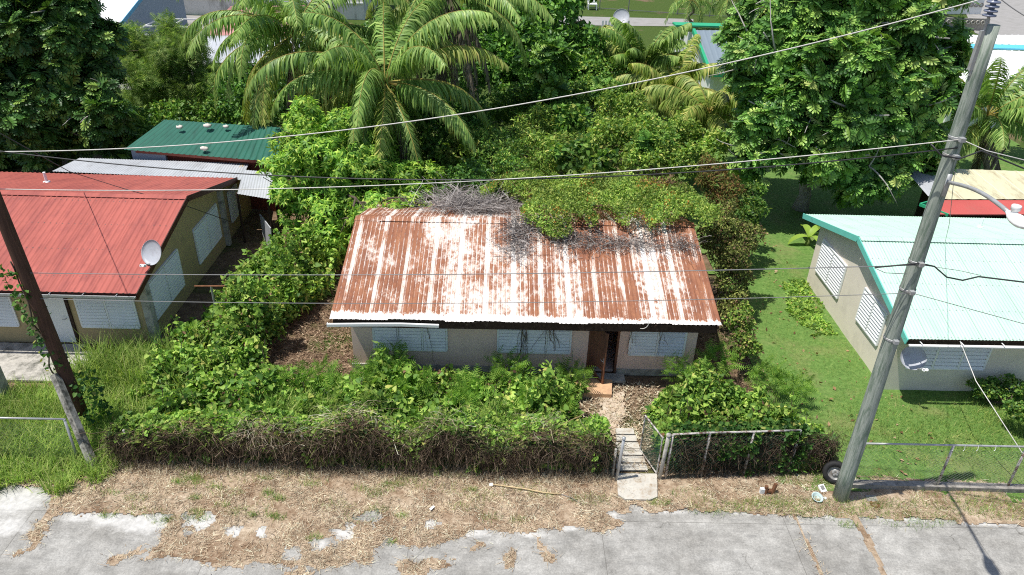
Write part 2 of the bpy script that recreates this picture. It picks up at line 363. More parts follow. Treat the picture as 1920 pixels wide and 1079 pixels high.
M['lawnblade'] = leafmat('lawn_blade', None, .3, .5, .2, .8, .4, gain=1.65, rnd=[(0,(.055,.12,.024)),(.5,(.105,.20,.04)),(.9,(.19,.26,.055)),(1,(.33,.29,.14))])
M['straw'] = leafmat('straw_blade', None, .15, .8, .15, 1.2, .35, rnd=[(0,(.10,.07,.05)),(.3,(.27,.20,.14)),(.75,(.48,.39,.28)),(1,(.66,.58,.45))], gain=1.3)
M['litter'] = leafmat('brown_litter', None, .1, .85, .1, 1.2, .35, rnd=[(0,(.05,.03,.02)),(.4,(.14,.09,.06)),(.8,(.26,.18,.12)),(1,(.42,.33,.23))], gain=1.2)
M['thatch'] = leafmat('dead_vine_thatch', None, .1, .85, .1, .8, .4, rnd=[(0,(.035,.024,.017)),(.4,(.10,.065,.042)),(.8,(.22,.15,.095)),(1,(.36,.28,.20))], gain=1.15)
M['twig'] = leafmat('grey_dead_twig', None, .0, .9, .1, 1.2, .3, rnd=[(0,(.08,.07,.065)),(.5,(.2,.18,.17)),(1,(.38,.35,.33))], gain=1.15)
M['palm'] = leafmat('palm_leaflet', None, .25, .38, .5, .5, .3, rnd=[(0,(.035,.08,.016)),(.5,(.075,.145,.028)),(1,(.15,.22,.055))], gain=2.5)
M['palm_y'] = leafmat('yellowing_palm_leaflet', None, .3, .4, .45, .5, .3, rnd=[(0,(.06,.11,.018)),(.5,(.12,.18,.035)),(.9,(.21,.24,.06)),(1,(.32,.28,.1))], gain=2.3)
M['palm_d'] = leafmat('dead_palm_leaflet', None, .12, .7, .2, .6, .3, rnd=[(0,(.09,.07,.055)),(.5,(.19,.155,.12)),(1,(.32,.27,.21))], gain=1.15)
M['rachis'] = plain('palm_rachis', (.30,.25,.06), .6, .3, .2)
M['bark'] = plain('grey_bark', (.38,.36,.33), .9, .15, .35, 8, stretch=(1,1,.4), bump=.4)
M['bark_d'] = plain('dark_bark', (.10,.08,.06), .9, .15, .35, 8, stretch=(1,1,.4), bump=.4)
M['palmbark'] = plain('palm_bark', (.22,.19,.155), .9, .15, .3, 8, stretch=(1,1,3), bump=.4)
# ------------------------------------------------------------------ numpy foliage tools
def nrm(v): return v/(np.linalg.norm(v, axis=-1, keepdims=True)+1e-9)
class VN:                                            # smooth value noise
    def __init__(s, seed): s.g = np.random.default_rng(seed).random((64, 64))
    def __call__(s, x, y):
        x = np.asarray(x, float); y = np.asarray(y, float)
        xi = np.floor(x).astype(int); yi = np.floor(y).astype(int); fx = x-xi; fy = y-yi
        fx = fx*fx*(3-2*fx); fy = fy*fy*(3-2*fy); g = s.g
        a = g[xi % 64, yi % 64]; b = g[(xi+1) % 64, yi % 64]; c = g[xi % 64, (yi+1) % 64]; d = g[(xi+1) % 64, (yi+1) % 64]
        return (a*(1-fx)+b*fx)*(1-fy)+(c*(1-fx)+d*fx)*fy
N1, N2, N3 = VN(1), VN(2), VN(3)
def fbm(x, y, n=N1): return .5*n(x, y)+.3*n(x*2.1+7, y*2.1+3)+.2*n(x*4.3+1, y*4.3+9)
def T(V, F): return np.array(V, float), np.array(F, int)
LEAF2 = T([(0,0,0),(.45,-.30,.07),(1,0,-.12),(.45,.30,.07)], [(0,1,2),(0,2,3)])
LANCE = T([(0,0,0),(.4,-.14,.03),(.75,-.09,-.05),(1,0,-.2),(.75,.09,-.05),(.4,.14,.03)], [(0,1,5),(1,2,4),(1,4,5),(2,3,4)])
HEART = T([(0,0,0),(-.10,-.30,.05),(.28,-.42,.05),(.65,-.25,.0),(1,0,-.12),(.65,.25,.0),(.28,.42,.05),(-.10,.30,.05),(.45,0,-.05)],
          [(0,1,2),(0,2,8),(2,3,8),(3,4,8),(4,5,8),(5,6,8),(6,0,8),(6,7,0)])
def _lobed():
    V = []; F = []
    dr = lambda x: -.28*x*x
    for t, w in ((.12,.20),(.30,.38),(.48,.42),(.66,.34),(.82,.20)):
        for s in (-1, 1):
            b = len(V); x2 = t+.17
            V += [(t-.08,0,dr(t-.08)),(x2-.03,s*w,dr(x2)+.05-.25*w),(x2+.07,s*w*.82,dr(x2)-.2*w),(t+.09,0,dr(t+.09))]
            F += [(b,b+1,b+2),(b,b+2,b+3)]
    b = len(V); V += [(.84,-.05,dr(.84)),(1.02,0,dr(1.02)),(.84,.05,dr(.84))]; F += [(b,b+1,b+2)]
    # weld along the midrib so that one leaf is one island
    V = np.array(V, float); key = {}; mp = []
    keep = []
    V[np.abs(V[:,1]) < 1e-6, 0] = np.round(V[np.abs(V[:,1]) < 1e-6, 0]/.06)*.06
    for i, v in enumerate(V):
        k = (round(v[0],2), round(v[1],2)) if abs(v[1]) < 1e-6 else ('n', i)
        if k not in key: key[k] = len(keep); keep.append(v)
        mp.append(key[k])
    F = [tuple(mp[i] for i in f) for f in F]
    return T(keep, F)
LOBED = _lobed()
def _feather(n=7):
    V = []; F = []
    for i in range(n):
        x = .1+.85*i/(n-1); l = .30*sin(pi*(.2+.7*i/(n-1)))+.06
        for s in (-1, 1):
            b = len(V); V += [(x-.03,0,-.2*x*x),(x+.12,s*l,-.2*x*x-.05),(x+.05,0,-.2*x*x)]; F += [(b,b+1,b+2)]
    return T(V, F)
FEATHER = _feather()
BLADE = T([(0,-.03,0),(0,.03,0),(.5,-.022,.0),(.5,.022,.0),(1,0,-.25)], [(0,2,1),(1,2,3),(2,4,3)])
STRAW = T([(0,-.5,0),(0,.5,0),(.5,0,.02),(1,.3,0)], [(0,2,1),(1,2,3)])
def place(tm, pos, fwd, up, s):
    tv, tf = tm; n = len(pos)
    x = nrm(fwd); z = nrm(up-(np.sum(up*x, -1, keepdims=True))*x); y = np.cross(z, x)
    s = np.asarray(s, float)
    if s.ndim == 0: s = np.full((n, 1), float(s))
    if s.ndim == 1: s = s[:,None]
    if s.shape[1] == 1: s = np.repeat(s, 3, 1)
    V = (pos[:,None]+(s[:,0:1]*tv[None,:,0])[...,None]*x[:,None]+(s[:,1:2]*tv[None,:,1])[...,None]*y[:,None]+(s[:,2:3]*tv[None,:,2])[...,None]*z[:,None])
    F = tf[None]+(np.arange(n)*len(tv))[:,None,None]
    return V.reshape(-1, 3), F.reshape(-1, tf.shape[1])
def join(parts):
    V = []; F = []; b = 0
    for v, f in parts: V.append(v); F.append(f+b); b += len(v)
    return np.concatenate(V), np.concatenate(F)
def rdir(n, r): return nrm(r.normal(size=(n, 3)))
def B(px, py, Y, r, ax=1., az=1., ay=1.):
    c = vp(px, py, Y); k = depth(c)/FPX*r
    return c, np.array([k*ax, k*ay, k*az])
def shell(blobs, n, r, lo=.72, bumps=.22, cull=.62):
    C = np.array([b[0] for b in blobs]); Rr = np.array([b[1] for b in blobs])
    w = (Rr[:,0]*Rr[:,1]+Rr[:,0]*Rr[:,2]+Rr[:,1]*Rr[:,2]); w /= w.sum()
    k = r.choice(len(blobs), int(n*1.9), p=w); d = rdir(len(k), r)
    d[:,2] = np.where((d[:,2] < -.35) & (r.random(len(k)) < .6), -d[:,2], d[:,2])
    rad = lo+(1-lo)*np.sqrt(r.random(len(k)))
    ph = np.array([r.normal(size=3)*3.1 for _ in blobs])
    q = sin_field(d*3.2+ph[k])
    rad = rad*(1+bumps*q)
    p = C[k]+d*Rr[k]*rad[:,None]
    inside = np.zeros(len(k), bool)
    for i in range(len(blobs)):
        e = (((p-C[i])/Rr[i])**2).sum(1)
        inside |= (e < cull*cull) & (k != i)
    p, d, k = p[~inside][:n], d[~inside][:n], k[~inside][:n]
    nn = nrm(d/Rr[k])
    ok = p[:,2] > .05
    return p[ok], nn[ok]
def sin_field(v): return (np.sin(v[:,0]*1.3+1.7*np.sin(v[:,1]*1.1))+np.sin(v[:,1]*1.7+1.3*np.sin(v[:,2]))+np.sin(v[:,2]*1.5+np.sin(v[:,0]*1.9)))/2.2
def leaves(p, nn, tm, size, r, up=.6, droop=.3, out=.6, sv=.35, wide=1.):
    n = len(p)
    f = rdir(n, r)+nn*out; f[:,2] -= droop
    u = nn*.8+rdir(n, r)*.95; u[:,2] += up*.8
    s = size*(1+sv*(r.random(n)*2-1))
    s = np.stack([s, s*wide, s], 1)
    return place(tm, p, f, u, s)
def rosettes(p, nn, tm, size, r, k=8, up=.6, lo=-.35, hi=.75, sv=.25):
    ax = nrm(nn*.8+np.array([0,0,up])+rdir(len(p), r)*.6)
    e = nrm(np.cross(ax, rdir(len(p), r))); g = np.cross(ax, e)
    out = []
    for i in range(k):
        t = 2*pi*i/k+r.random(len(p))*.7
        el = lo+(hi-lo)*r.random(len(p))
        rad = np.cos(t)[:,None]*e+np.sin(t)[:,None]*g
        f = rad*np.cos(el)[:,None]+ax*np.sin(el)[:,None]
        u = ax*np.cos(el)[:,None]-rad*np.sin(el)[:,None]
        s = size*(1+sv*(r.random(len(p))*2-1))
        out.append(place(tm, p, f, u, s))
    return join(out)
def limbs(base, fork, blobs, r0, r, twig=4, wob=.25):
    m = MB(); base = np.array(base, float); fork = np.array(fork, float)
    pts = [base+(fork-base)*t+np.array([r.normal()*wob*.5*sin(pi*t), r.normal()*wob*.5*sin(pi*t), 0]) for t in np.linspace(0, 1, 6)]
    pts[0] = base-np.array([0,0,.05])
    m.tube(pts, [r0*(1.35 if i == 0 else 1-.07*i) for i in range(6)], 8)
    for c, rr in blobs:
        d = c-fork; q = []
        for t in np.linspace(0, 1, 6):
            q.append(fork+d*t+np.array([0,0,1])*sin(pi*t)*.12*np.linalg.norm(d)*(.3+r.random())*.4+r.normal(size=3)*wob*sin(pi*t)*.7)
        m.tube(q, [r0*.55*(1-.13*i) for i in range(6)], 6)
        for _ in range(twig):
            dd = rdir(1, r)[0]; dd[2] = abs(dd[2])*.8; e = c+dd*rr*1.12
            s0 = q[3+int(r.integers(0,3))]
            mid = (s0+e)/2+r.normal(size=3)*.18*rr
            m.tube([s0, mid, e], [r0*.2, r0*.16, r0*.09], 5)
    return m
def clump(blobs, r, k=8, f=.40):
    out = []
    for c, R in blobs:
        out.append((c, R*.72))
        for _ in range(k):
            d = rdir(1, r)[0]; d[1] -= .35; d[2] += .15; d /= np.linalg.norm(d)
            out.append((c+d*R*(.78+.22*r.random()), R*f*(.6+.6*r.random())))
    return out
def tree(name, label, cat, base, fork, blobs, leaf, n, size, mat, bark, r0=.2, k=0, seed=1, group=None, twig=4, leafkw=None, lo=.72, bumps=.25, trunkname='trunk', extra=None, bare=0):
    r = np.random.default_rng(seed); leafkw = leafkw or {}
    t = thing(name, label, cat, base, group)
    cb = clump(blobs, r)
    p, nn = shell(cb, n, r, lo, bumps)
    V, F = rosettes(p, nn, leaf, size, r, k, **leafkw) if k else leaves(p, nn, leaf, size, r, **leafkw)
    obj('crown' if trunkname == 'trunk' else 'foliage', V, F, mat, t)
    limbs(base, fork, blobs, r0, r, twig).obj(trunkname, bark, t, True)
    if bare:
        for _ in range(bare):
            m = MB()
            c, R = blobs[int(r.integers(len(blobs)))]; d = rdir(1, r)[0]; d[1] = -abs(d[1]); d[2] *= .6; s0 = c+d*R*.55; e = rdir(1, r)[0]*.8+d*.5; L_ = (.8+.9*r.random())*R.mean()*.6
            P_ = [s0]; dd = d+e*.5
            cv_ = r.normal(size=3)*.22
            for q_ in range(9): dd = dd+cv_+r.normal(size=3)*.08; dd /= np.linalg.norm(dd); P_.append(P_[-1]+dd*L_/6)
            m.tube(P_, [.042,.040,.037,.034,.030,.026,.022,.018,.014,.009], 5); obj('branch', m.V, m.F, bark, t, True)
    for nm, tm, nx, sx, mx in (extra or []):
        p, nn = shell(cb, nx, r, .85, bumps); V, F = leaves(p, nn, tm, sx, r); obj(nm, V, F, mx, t)
    return t
def frond(c, az, el, L, r, droop=1.5, dead=False, nl=95, wid=1.05):
    n = 14; pts = []; p = np.array(c, float); e = el; ds = L/n; tang = []
    h = np.array([cos(az), sin(az), 0.]); side = np.array([-sin(az), cos(az), 0.])
    curl = r.normal()*.25
    for i in range(n+1):
        t = i/n; d = h*cos(e)+np.array([0,0,1.])*sin(e)+side*curl*t*.5; d /= np.linalg.norm(d)
        pts.append(p.copy()); tang.append(d); p = p+d*ds; e -= droop/n*(.4+1.2*t)
        e = max(e, -1.5)
    pts = np.array(pts); tang = np.array(tang)
    Vs = []; Fs = []
    m = MB(); m.tube(pts, [.035*(1-.85*i/n) for i in range(n+1)], 4)
    s = np.linspace(.14, .995, nl); idx = s*n; i0 = np.minimum(idx.astype(int), n-1); fr = (idx-i0)[:,None]
    P = pts[i0]*(1-fr)+pts[i0+1]*fr; Tg = nrm(tang[i0]*(1-fr)+tang[i0+1]*fr)
    ln = wid*(np.sin(pi*(.12+.80*s))**.7)
    out = []
    for sg in (-1, 1):
        sd = nrm(np.cross(Tg, np.array([0,0,1.])+side*.01))*sg
        f0 = nrm(sd*.8+Tg*.65+np.stack([np.zeros(nl), np.zeros(nl), -.2-.35*r.random(nl)-(.9 if dead else .15)], 1)+r.normal(size=(nl,3))*.12)
        f1 = nrm(f0+np.array([0,0,-1.25 if not dead else -1.6])+r.normal(size=(nl,3))*.2)
        f2 = nrm(f1+np.array([0,0,-1.0 if not dead else -1.5]))
        l = ln*(.65+.5*r.random(nl)); l = l[:,None]
        a = P; b = a+f0*l*.4; c2 = b+f1*l*.35; d2 = c2+f2*l*.3
        wv = Tg*.043
        V = np.stack([a-wv*.6, a+wv*.6, b-wv, b+wv, c2-wv*.7, c2+wv*.7, d2], 1).reshape(-1, 3)
        o = (np.arange(nl)*7)[:,None,None]
        F = np.array([(0,1,3),(0,3,2),(2,3,5),(2,5,4),(4,5,6)])[None]+o
        out.append((V, F.reshape(-1, 3)))
    V, F = join(out)
    rv = np.array(m.V); rf = [f for f in m.F if len(f) == 4]
    tf = np.array([(a,b,c3) for a,b,c3,d3 in rf]+[(a,c3,d3) for a,b,c3,d3 in rf])
    k = len(F); V2, F2 = join([(V, F), (rv, tf)])
    return V2, F2, np.concatenate([np.zeros(k, int), np.ones(len(tf), int)])
def palm(label, base, crown, nf, L, seed, mats=('palm','palm'), dead=0, group='coconut palms behind the houses', elr=(1.25,-.55), droop=1.35, r0=.16, nl=95, wid=1.05, azs=None):
    r = np.random.default_rng(seed); base = np.array(base, float); crown = np.array(crown, float)
    t = thing('coconut_palm', label, 'palm tree', base, group)
    m = MB(); q = [base+(crown-base)*s+np.array([sin(pi*s)*.25*r.normal(), sin(pi*s)*.2*r.normal(), 0]) for s in np.linspace(0, 1, 9)]
    m.tube(q, [r0*(1.5 if i == 0 else 1-.04*i) for i in range(9)], 9); m.obj('trunk', M['palmbark'], t, True)
    ga = 2.39996
    for i in range(nf):
        u = (i+.5)/nf; el = elr[0]+(elr[1]-elr[0])*u**.9+r.normal()*.1; az = i*ga+r.normal()*.15+seed
        dd = i >= nf-dead
        if dd: el = -.75-.5*r.random()
        V, F, mi = frond(crown+np.array([0,0,.1]), az, el, L*(.62+.38*sin(pi*min(u+.25,.75)))*(.9+.2*r.random()), r, droop*(.8+.4*r.random())*(1.0 if not dd else .5), dd, nl, wid)
        mm = M['palm_d'] if dd else M[mats[0] if r.random() < 1-u*.75 else mats[1]]
        obj('frond', V, F, [mm, M['rachis'] if not dd else M['palm_d']], t, mi=mi)
    return t
def inpoly(x, y, poly):
    poly = np.array([p[:2] for p in poly]); c = np.zeros(np.shape(x), bool); j = len(poly)-1
    for i in range(len(poly)):
        xi, yi = poly[i]; xj, yj = poly[j]
        c ^= ((yi > y) != (yj > y)) & (x < (xj-xi)*(y-yi)/(yj-yi+1e-12)+xi); j = i
    return c
def gpoly(pts): return [gp(*p) for p in pts]
def sheet(name, x0, x1, y0, y1, st, keep, zf, mat, smooth=True):
    xs = np.arange(x0, x1+st, st); ys = np.arange(y0, y1+st, st); X, Y = np.meshgrid(xs, ys)
    Z = zf(X, Y); V = np.stack([X, Y, Z], -1).reshape(-1, 3)
    idx = np.arange(len(V)).reshape(X.shape)
    F = np.stack([idx[:-1,:-1], idx[:-1,1:], idx[1:,1:], idx[1:,:-1]], -1).reshape(-1, 4)
    cx = (X[:-1,:-1]+st/2).ravel(); cy = (Y[:-1,:-1]+st/2).ravel()
    F = F[keep(cx, cy)]
    used = np.unique(F); mp = np.zeros(len(V), int); mp[used] = np.arange(len(used))
    return obj(name, V[used], mp[F], mat, None, smooth)
def scatter(poly, n, r, warp=.12):
    P = np.array([p[:2] for p in poly]); lo = P.min(0); hi = P.max(0)
    x = lo[0]+(hi[0]-lo[0])*r.random(n*4); y = lo[1]+(hi[1]-lo[1])*r.random(n*4)
    wx = x+warp*(N2(x*2.3, y*2.3)-.5)*2; wy = y+warp*(N3(x*2.3, y*2.3)-.5)*2
    k = inpoly(wx, wy, poly); return x[k][:n], y[k][:n]
def hfield(poly, hf, n, tm, size, r, name, mat, parent, fill=.55, **kw):
    x, y = scatter(poly, n, r, .3)
    e = .08; h = hf(x, y); hx = (hf(x+e, y)-h)/e; hy = (hf(x, y+e)-h)/e
    nn = nrm(np.stack([-hx, -hy, np.ones_like(h)*1.], 1))
    z = h*(1-fill*r.random(len(x))**2.2)+r.normal(size=len(x))*.03
    p = np.stack([x, y, np.maximum(z, .03)], 1)
    a = dict(up=.5, droop=.25, out=.25); a.update(kw)
    V, F = leaves(p, nn, tm, size, r, **a)
    return obj(name, V, F, mat, parent)
def blades(x, y, z, L, r, lean=.5, w=1.):
    n = len(x); az = r.random(n)*2*pi; el = pi/2-np.abs(r.normal(0, lean, n)); el = np.maximum(el, .05)
    f = np.stack([np.cos(az)*np.cos(el), np.sin(az)*np.cos(el), np.sin(el)], 1)
    u = np.stack([-np.cos(az)*np.sin(el), -np.sin(az)*np.sin(el), np.cos(el)], 1)
    l = L*(.55+.9*r.random(n)); s = np.stack([l, np.full(n, L)*w, l*1.3], 1)
    return place(BLADE, np.stack([x, y, z], 1), f, u, s)
def strands(a, b, sag, r, w=.006, n=7, wob=.06):
    """thin flat curved strips from a to b (arrays)"""
    m = len(a); t = np.linspace(0, 1, n)
    P = a[:,None]+(b-a)[:,None]*t[None,:,None]
    P[:,:,2] += (np.asarray(sag).reshape(-1,1))*np.sin(pi*t)[None]
    P += np.cumsum(r.normal(size=(m,n,3))*wob*.35, 1)*np.sin(pi*t*.5)[None,:,None]
    d = nrm(b-a); sd = nrm(np.cross(d, rdir(m, r)))*np.asarray(w).reshape(-1,1)
    V = np.stack([P-sd[:,None], P+sd[:,None]], 2).reshape(-1, 3)
    q = np.arange(n-1)*2; F = np.stack([q, q+1, q+3, q+2], 1)
    return V, (F[None]+(np.arange(m)*2*n)[:,None,None]).reshape(-1, 4)
# ================================================================== SETTING
obj('ground', [(-220,-30,-.03),(220,-30,-.03),(220,330,-.03),(-220,330,-.03)], [(0,1,2,3)], M['ground'])['kind'] = 'structure'
DUST = [(270,982,75,20),(205,974,50,14),(150,970,40,10),(35,940,60,30),(10,990,50,22),(380,980,40,26),(440,997,22,16),(490,997,22,16),(650,1000,32,22),(810,987,24,14),(605,1022,14,10),
        (890,1000,40,9),(1000,1002,40,7),(1065,990,20,7),(1150,968,22,7),(1250,961,70,4),(1400,964,60,3),(1560,969,50,3),(1700,976,90,3),(1850,984,60,3)]
def road_keep(x, y): return (y < 14.2) | ((x > 3.0) & (x < 4.2) & (y < 14.7))
ro = sheet('road', -20., 24., 3., 14.6, .12, lambda x, y: np.ones(len(x), bool), lambda x, y: np.zeros_like(x), M['road'])
ro['kind'] = 'structure'
me = ro.data; co = np.zeros(len(me.vertices)*3, np.float32); me.vertices.foreach_get('co', co); co = co.reshape(-1, 3)
wx, wy = co[:,0]+ORG[ro.name][0], co[:,1]+ORG[ro.name][1]
du = np.zeros(len(wx))
for px, py, a, b in DUST:
    c = gp(px, py); ex = abs(gp(px+a, py)[0]-c[0]); ey = abs(gp(px, py-b)[1]-c[1])+.03
    q = ((wx-c[0])/ex)**2+((wy-c[1])/ey)**2
    du = np.maximum(du, np.exp(-q*.9)*1.0)
at = me.attributes.new('dust', 'FLOAT', 'POINT'); at.data.foreach_set('value', du.astype(np.float32))
# dry cut grass verge
VERGE = gpoly([(-60,900),(40,880),(200,868),(230,855),(700,872),(1150,893),(1230,890),(1500,872),(1580,892),(1990,915),(3000,965),(3000,1042),(1920,986),(1640,973),(1480,967),(1280,958),(1150,964),(1160,985),(1130,1002),(1070,986),(1010,996),(960,1004),(890,990),(860,1012),(790,1030),(720,1005),(695,1052),(600,1064),(500,1056),(440,1067),(350,1050),(250,1042),(205,1064),(215,1050),(310,1006),(322,962),(240,968),(110,964),(62,1030),(30,1050),(90,950),(80,915),(-60,905)])
HOLES = [(380,980,24,20),(440,997,14,11),(490,997,15,12),(650,1000,24,15),(605,1022,17,11),(545,1035,16,12),(690,970,24,11),(810,987,16,9),(290,1020,12,22),(700,985,9,6),(760,985,7,5),(905,1002,12,5),(1190,957,16,6),(350,965,10,7)]
PATCH = [(775,1068,30,13),(825,1055,30,10),(958,1047,16,15),(1022,1044,17,9),(900,1024,14,6),(1010,1022,6,14),(560,1075,30,10),(70,1000,10,30)]
def seams(x, y):
    k = np.zeros(len(x), bool)
    for P, w in (([(1488,965),(1507,1005),(1533,1060),(1545,1090)], .035), ([(1597,965),(1622,1005),(1645,1050),(1662,1090)], .07)):
        G = gpoly(P)
        for a, b in zip(G[:-1], G[1:]):
            d = (b-a)[:2]; t = np.clip(((x-a[0])*d[0]+(y-a[1])*d[1])/(d@d), 0, 1)
            k |= np.hypot(x-a[0]-t*d[0], y-a[1]-t*d[1]) < w*(.5+1.1*N1(x*5, y*5))
    return k
def verge_in(x, y):
    wx = x+.28*(fbm(x*3.1, y*3.1, N2)-.5)*2; wy = y+.16*(fbm(x*3.7+5, y*3.7, N3)-.5)*2
    k = inpoly(wx, wy, VERGE)
    for (px, py, a, b) in HOLES:
        c = gp(px, py); ex = abs(gp(px+a, py)[0]-c[0]); ey = abs(gp(px, py-b)[1]-c[1])
        k &= ((wx-c[0])/ex)**2+((wy-c[1])/ey)**2 > .5+1.0*N1(x*6, y*6)
    for (px, py, a, b) in PATCH:
        c = gp(px, py); ex = abs(gp(px+a, py)[0]-c[0]); ey = abs(gp(px, py-b)[1]-c[1])
        k |= ((wx-c[0])/ex)**2+((wy-c[1])/ey)**2 < .5+1.0*N1(x*6, y*6)
    return k | seams(x, y)
def verge_z(x, y): return .005+.05*fbm(x*2.2, y*2.2)*np.clip((y-12.3)*.8, .08, 1.3)
sheet('grass_verge', -13., 22., 10., 15.2, .045, verge_in, verge_z, M['straw_ground'])['kind'] = 'structure'
r = np.random.default_rng(5)
x = r.uniform(-13, 14.6, 130000); y = r.uniform(10.2, 15.1, 130000); k = verge_in(x+r.normal(0,.09,len(x)), y+r.normal(0,.06,len(x)))
dens = np.where(x > 8.5, .35, 1.)*np.clip(2.6*(fbm(x*1.7, y*1.7, N3)-.24), .06, 1.)
k &= r.random(len(x)) < dens
x, y = x[k], y[k]; n = len(x); az = r.random(n)*2*pi; el = np.abs(r.normal(0, .22, n))
f = np.stack([np.cos(az)*np.cos(el), np.sin(az)*np.cos(el), np.sin(el)], 1); u = np.stack([0*az, 0*az, 1+0*az], 1)+rdir(n, r)*.4
L = .05+.17*r.random(n)**2+.07*r.random(n)
V, F = place(STRAW, np.stack([x, y, verge_z(x, y)+.004+.02*r.random(n)], 1), f, u, np.stack([L, .008+.008*r.random(n), L], 1))
setp(obj('dry_grass', V, F, M['straw']), 'dry straw and cut grass strewn along the road edge', 'dry grass', kind='stuff')
# green tufts in the verge
tx = []; ty = []
for px, py, rr, m in [(355,905,.30,160),(1880,955,.8,700),(1700,965,.9,700),(1530,955,.7,420),(1340,955,.5,260),(1395,950,.35,160),(1440,945,.4,240),(590,1010,.16,80),(735,1018,.08,40),(1105,940,.35,140),(1300,930,.4,120),(440,875,.5,180),(660,880,.4,120),(1590,985,.2,90),(1235,945,.2,120),(1640,955,.6,200),(560,890,.4,100),(900,930,.4,70),(1800,940,.9,500),(1480,950,.6,300)]+[(float(a_), float(b_), float(c_), 60) for a_, b_, c_ in zip(r.uniform(200,1130,60), r.uniform(875,985,60), r.uniform(.08,.4,60))]:
    c = gp(px, py); a = r.random(m)*2*pi; q = rr*np.sqrt(r.random(m)); tx.append(c[0]+q*np.cos(a)*1.5); ty.append(c[1]+q*np.sin(a)*.55)
tx = np.concatenate(tx); ty = np.concatenate(ty)
V, F = blades(tx, ty, verge_z(tx, ty), .13, r, .7)
setp(obj('verge_grass', V, F, M['lawnblade']), 'green grass tufts sprouting through the dry verge', 'grass', kind='stuff')
# lawn
LAWN = [(7.3,14.0),(30,14.0),(32,60),(13,60),(9.5,44),(9.2,34),(8.2,30),(8.6,25),(8.3,20),(8.0,17.5)]
def lawn_in(x, y): return inpoly(x+.5*(fbm(x*1.3, y*1.3, N2)-.5), y+.4*(fbm(x*1.3, y*1.3, N3)-.5), LAWN)
sheet('lawn', 6.8, 32, 13.8, 52, .3, lawn_in, lambda x, y: .012+.05*fbm(x*.9, y*.9), M['lawn'])['kind'] = 'structure'
x = 7+14.5*r.random(110000); y = 14.3+13*r.random(110000)**1.5; k = lawn_in(x, y) & ~((x > 12) & (y > 18.4)) & (fbm(x*.9, y*.9, N3) > .33)
x, y = x[k], y[k]
V, F = blades(x, y, .012+.05*fbm(x*.9, y*.9)-.005, .085, r, .75, 1.1)
setp(obj('lawn_grass', V, F, M['lawnblade']), 'short bright green grass beside the pale green roofed house', 'grass', kind='stuff')
# long tufts near the mint house front
x = np.concatenate([r.normal(13.5, 2.6, 5000), r.normal(15.8, .8, 3500)]); y = np.concatenate([16.4+r.normal(0, .75, 5000), 17.3+r.normal(0, .5, 3500)])
k = (y < 18.1) & (y > 14.6) & (x > 9.5); x, y = x[k], y[k]
V, F = blades(x, y, 0*x+.01, .2, r, .6); setp(obj('rough_grass', V, F, M['lawnblade']), 'longer rough grass in front of the pale green roofed house', 'grass', kind='stuff')
q_ = np.random.default_rng(99); x = q_.uniform(7.6, 12.6, 420); y = 14.6+16*q_.random(420)**1.3; k = lawn_in(x, y) & ~((x > 12) & (y > 18.3)); x, y = x[k], y[k]
V, F = leaves(np.stack([x, y, 0*x+.06], 1), np.tile([[0,0,1.]], (len(x),1)), LEAF2, .11, q_, 1.2, 0., .1, .6)
setp(obj('fallen_leaves', V, F, M['lf_dead2']), 'brown fallen leaves scattered on the lawn', 'fallen leaves', kind='stuff')
# soil mound of litter beside the rusty house, path, patio, yards
def litter(name, x0, x1, y0, y1, n, seed, mat, L=.13):
    q = np.random.default_rng(seed); x = q.uniform(x0, x1, n); y = q.uniform(y0, y1, n); az = q.random(n)*2*pi; el = np.abs(q.normal(0, .25, n))
    f = np.stack([np.cos(az)*np.cos(el), np.sin(az)*np.cos(el), np.sin(el)], 1)
    l = L*(.4+q.random(n)); V, F = place(STRAW, np.stack([x, y, .01+.04*q.random(n)], 1), f, np.array([[0,0,1.]])+rdir(n, q)*.4, np.stack([l, .012+.03*q.random(n), l], 1))
    return obj(name, V, F, mat)
setp(litter('leaf_litter', -8.3, -4.4, 17.2, 25, 11000, 3, M['litter'], .16), 'brown twigs and leaf litter left of the rusty roofed house', 'leaf litter', kind='stuff')
setp(litter('leaf_litter', 1.9, 5.0, 14.8, 18.6, 5200, 4, M['straw'], .11), 'dry leaves and straw along the path to the open door', 'leaf litter', kind='stuff')
setp(litter('leaf_litter', 6.2, 8.6, 16.8, 22, 3200, 14, M['litter'], .16), 'dry brown litter on the right side of the rusty roofed house', 'leaf litter', kind='stuff')
p = gpoly([(1128,745),(1168,735),(1172,770),(1160,815),(1135,815),(1125,775)])
sheet('path', 2.4, 4.4, 15.6, 18.3, .05, lambda x, y: inpoly(x+.15*(N2(x*6, y*6)-.5), y+.1*(N3(x*6, y*6)-.5), p), lambda x, y: .02+.02*N1(x*3, y*3), plain('dusty_path', (.46,.37,.28), .95, .1, .3, 9, dirt=(.62,.58,.50), dsc=3, bump=.5))['kind'] = 'structure'
obj('yard_slab', *(lambda m: (m.V, m.F))(MB().box(-17.,18.0,.0,-13.35,19.95,.07).box(-13.34,18.35,.0,-12.6,19.6,.06)), M['concrete_old'])['kind'] = 'structure'
obj('concrete_yard', [(-36,50,-.005),(-19.5,50,-.005),(-17,76.9,-.005),(-42,76.9,-.005)], [(0,1,2,3)], M['greyyard'])['kind'] = 'structure'
obj('back_street', [gp(1020,47),gp(1300,50),gp(1300,36),gp(1040,30)], [(0,1,2,3)], M['greyyard'])['kind'] = 'structure'
obj('side_street', [gp(1828,62),gp(1990,110),gp(1990,-20),gp(1790,-20)], [(0,1,2,3)], M['greyyard'])['kind'] = 'structure'
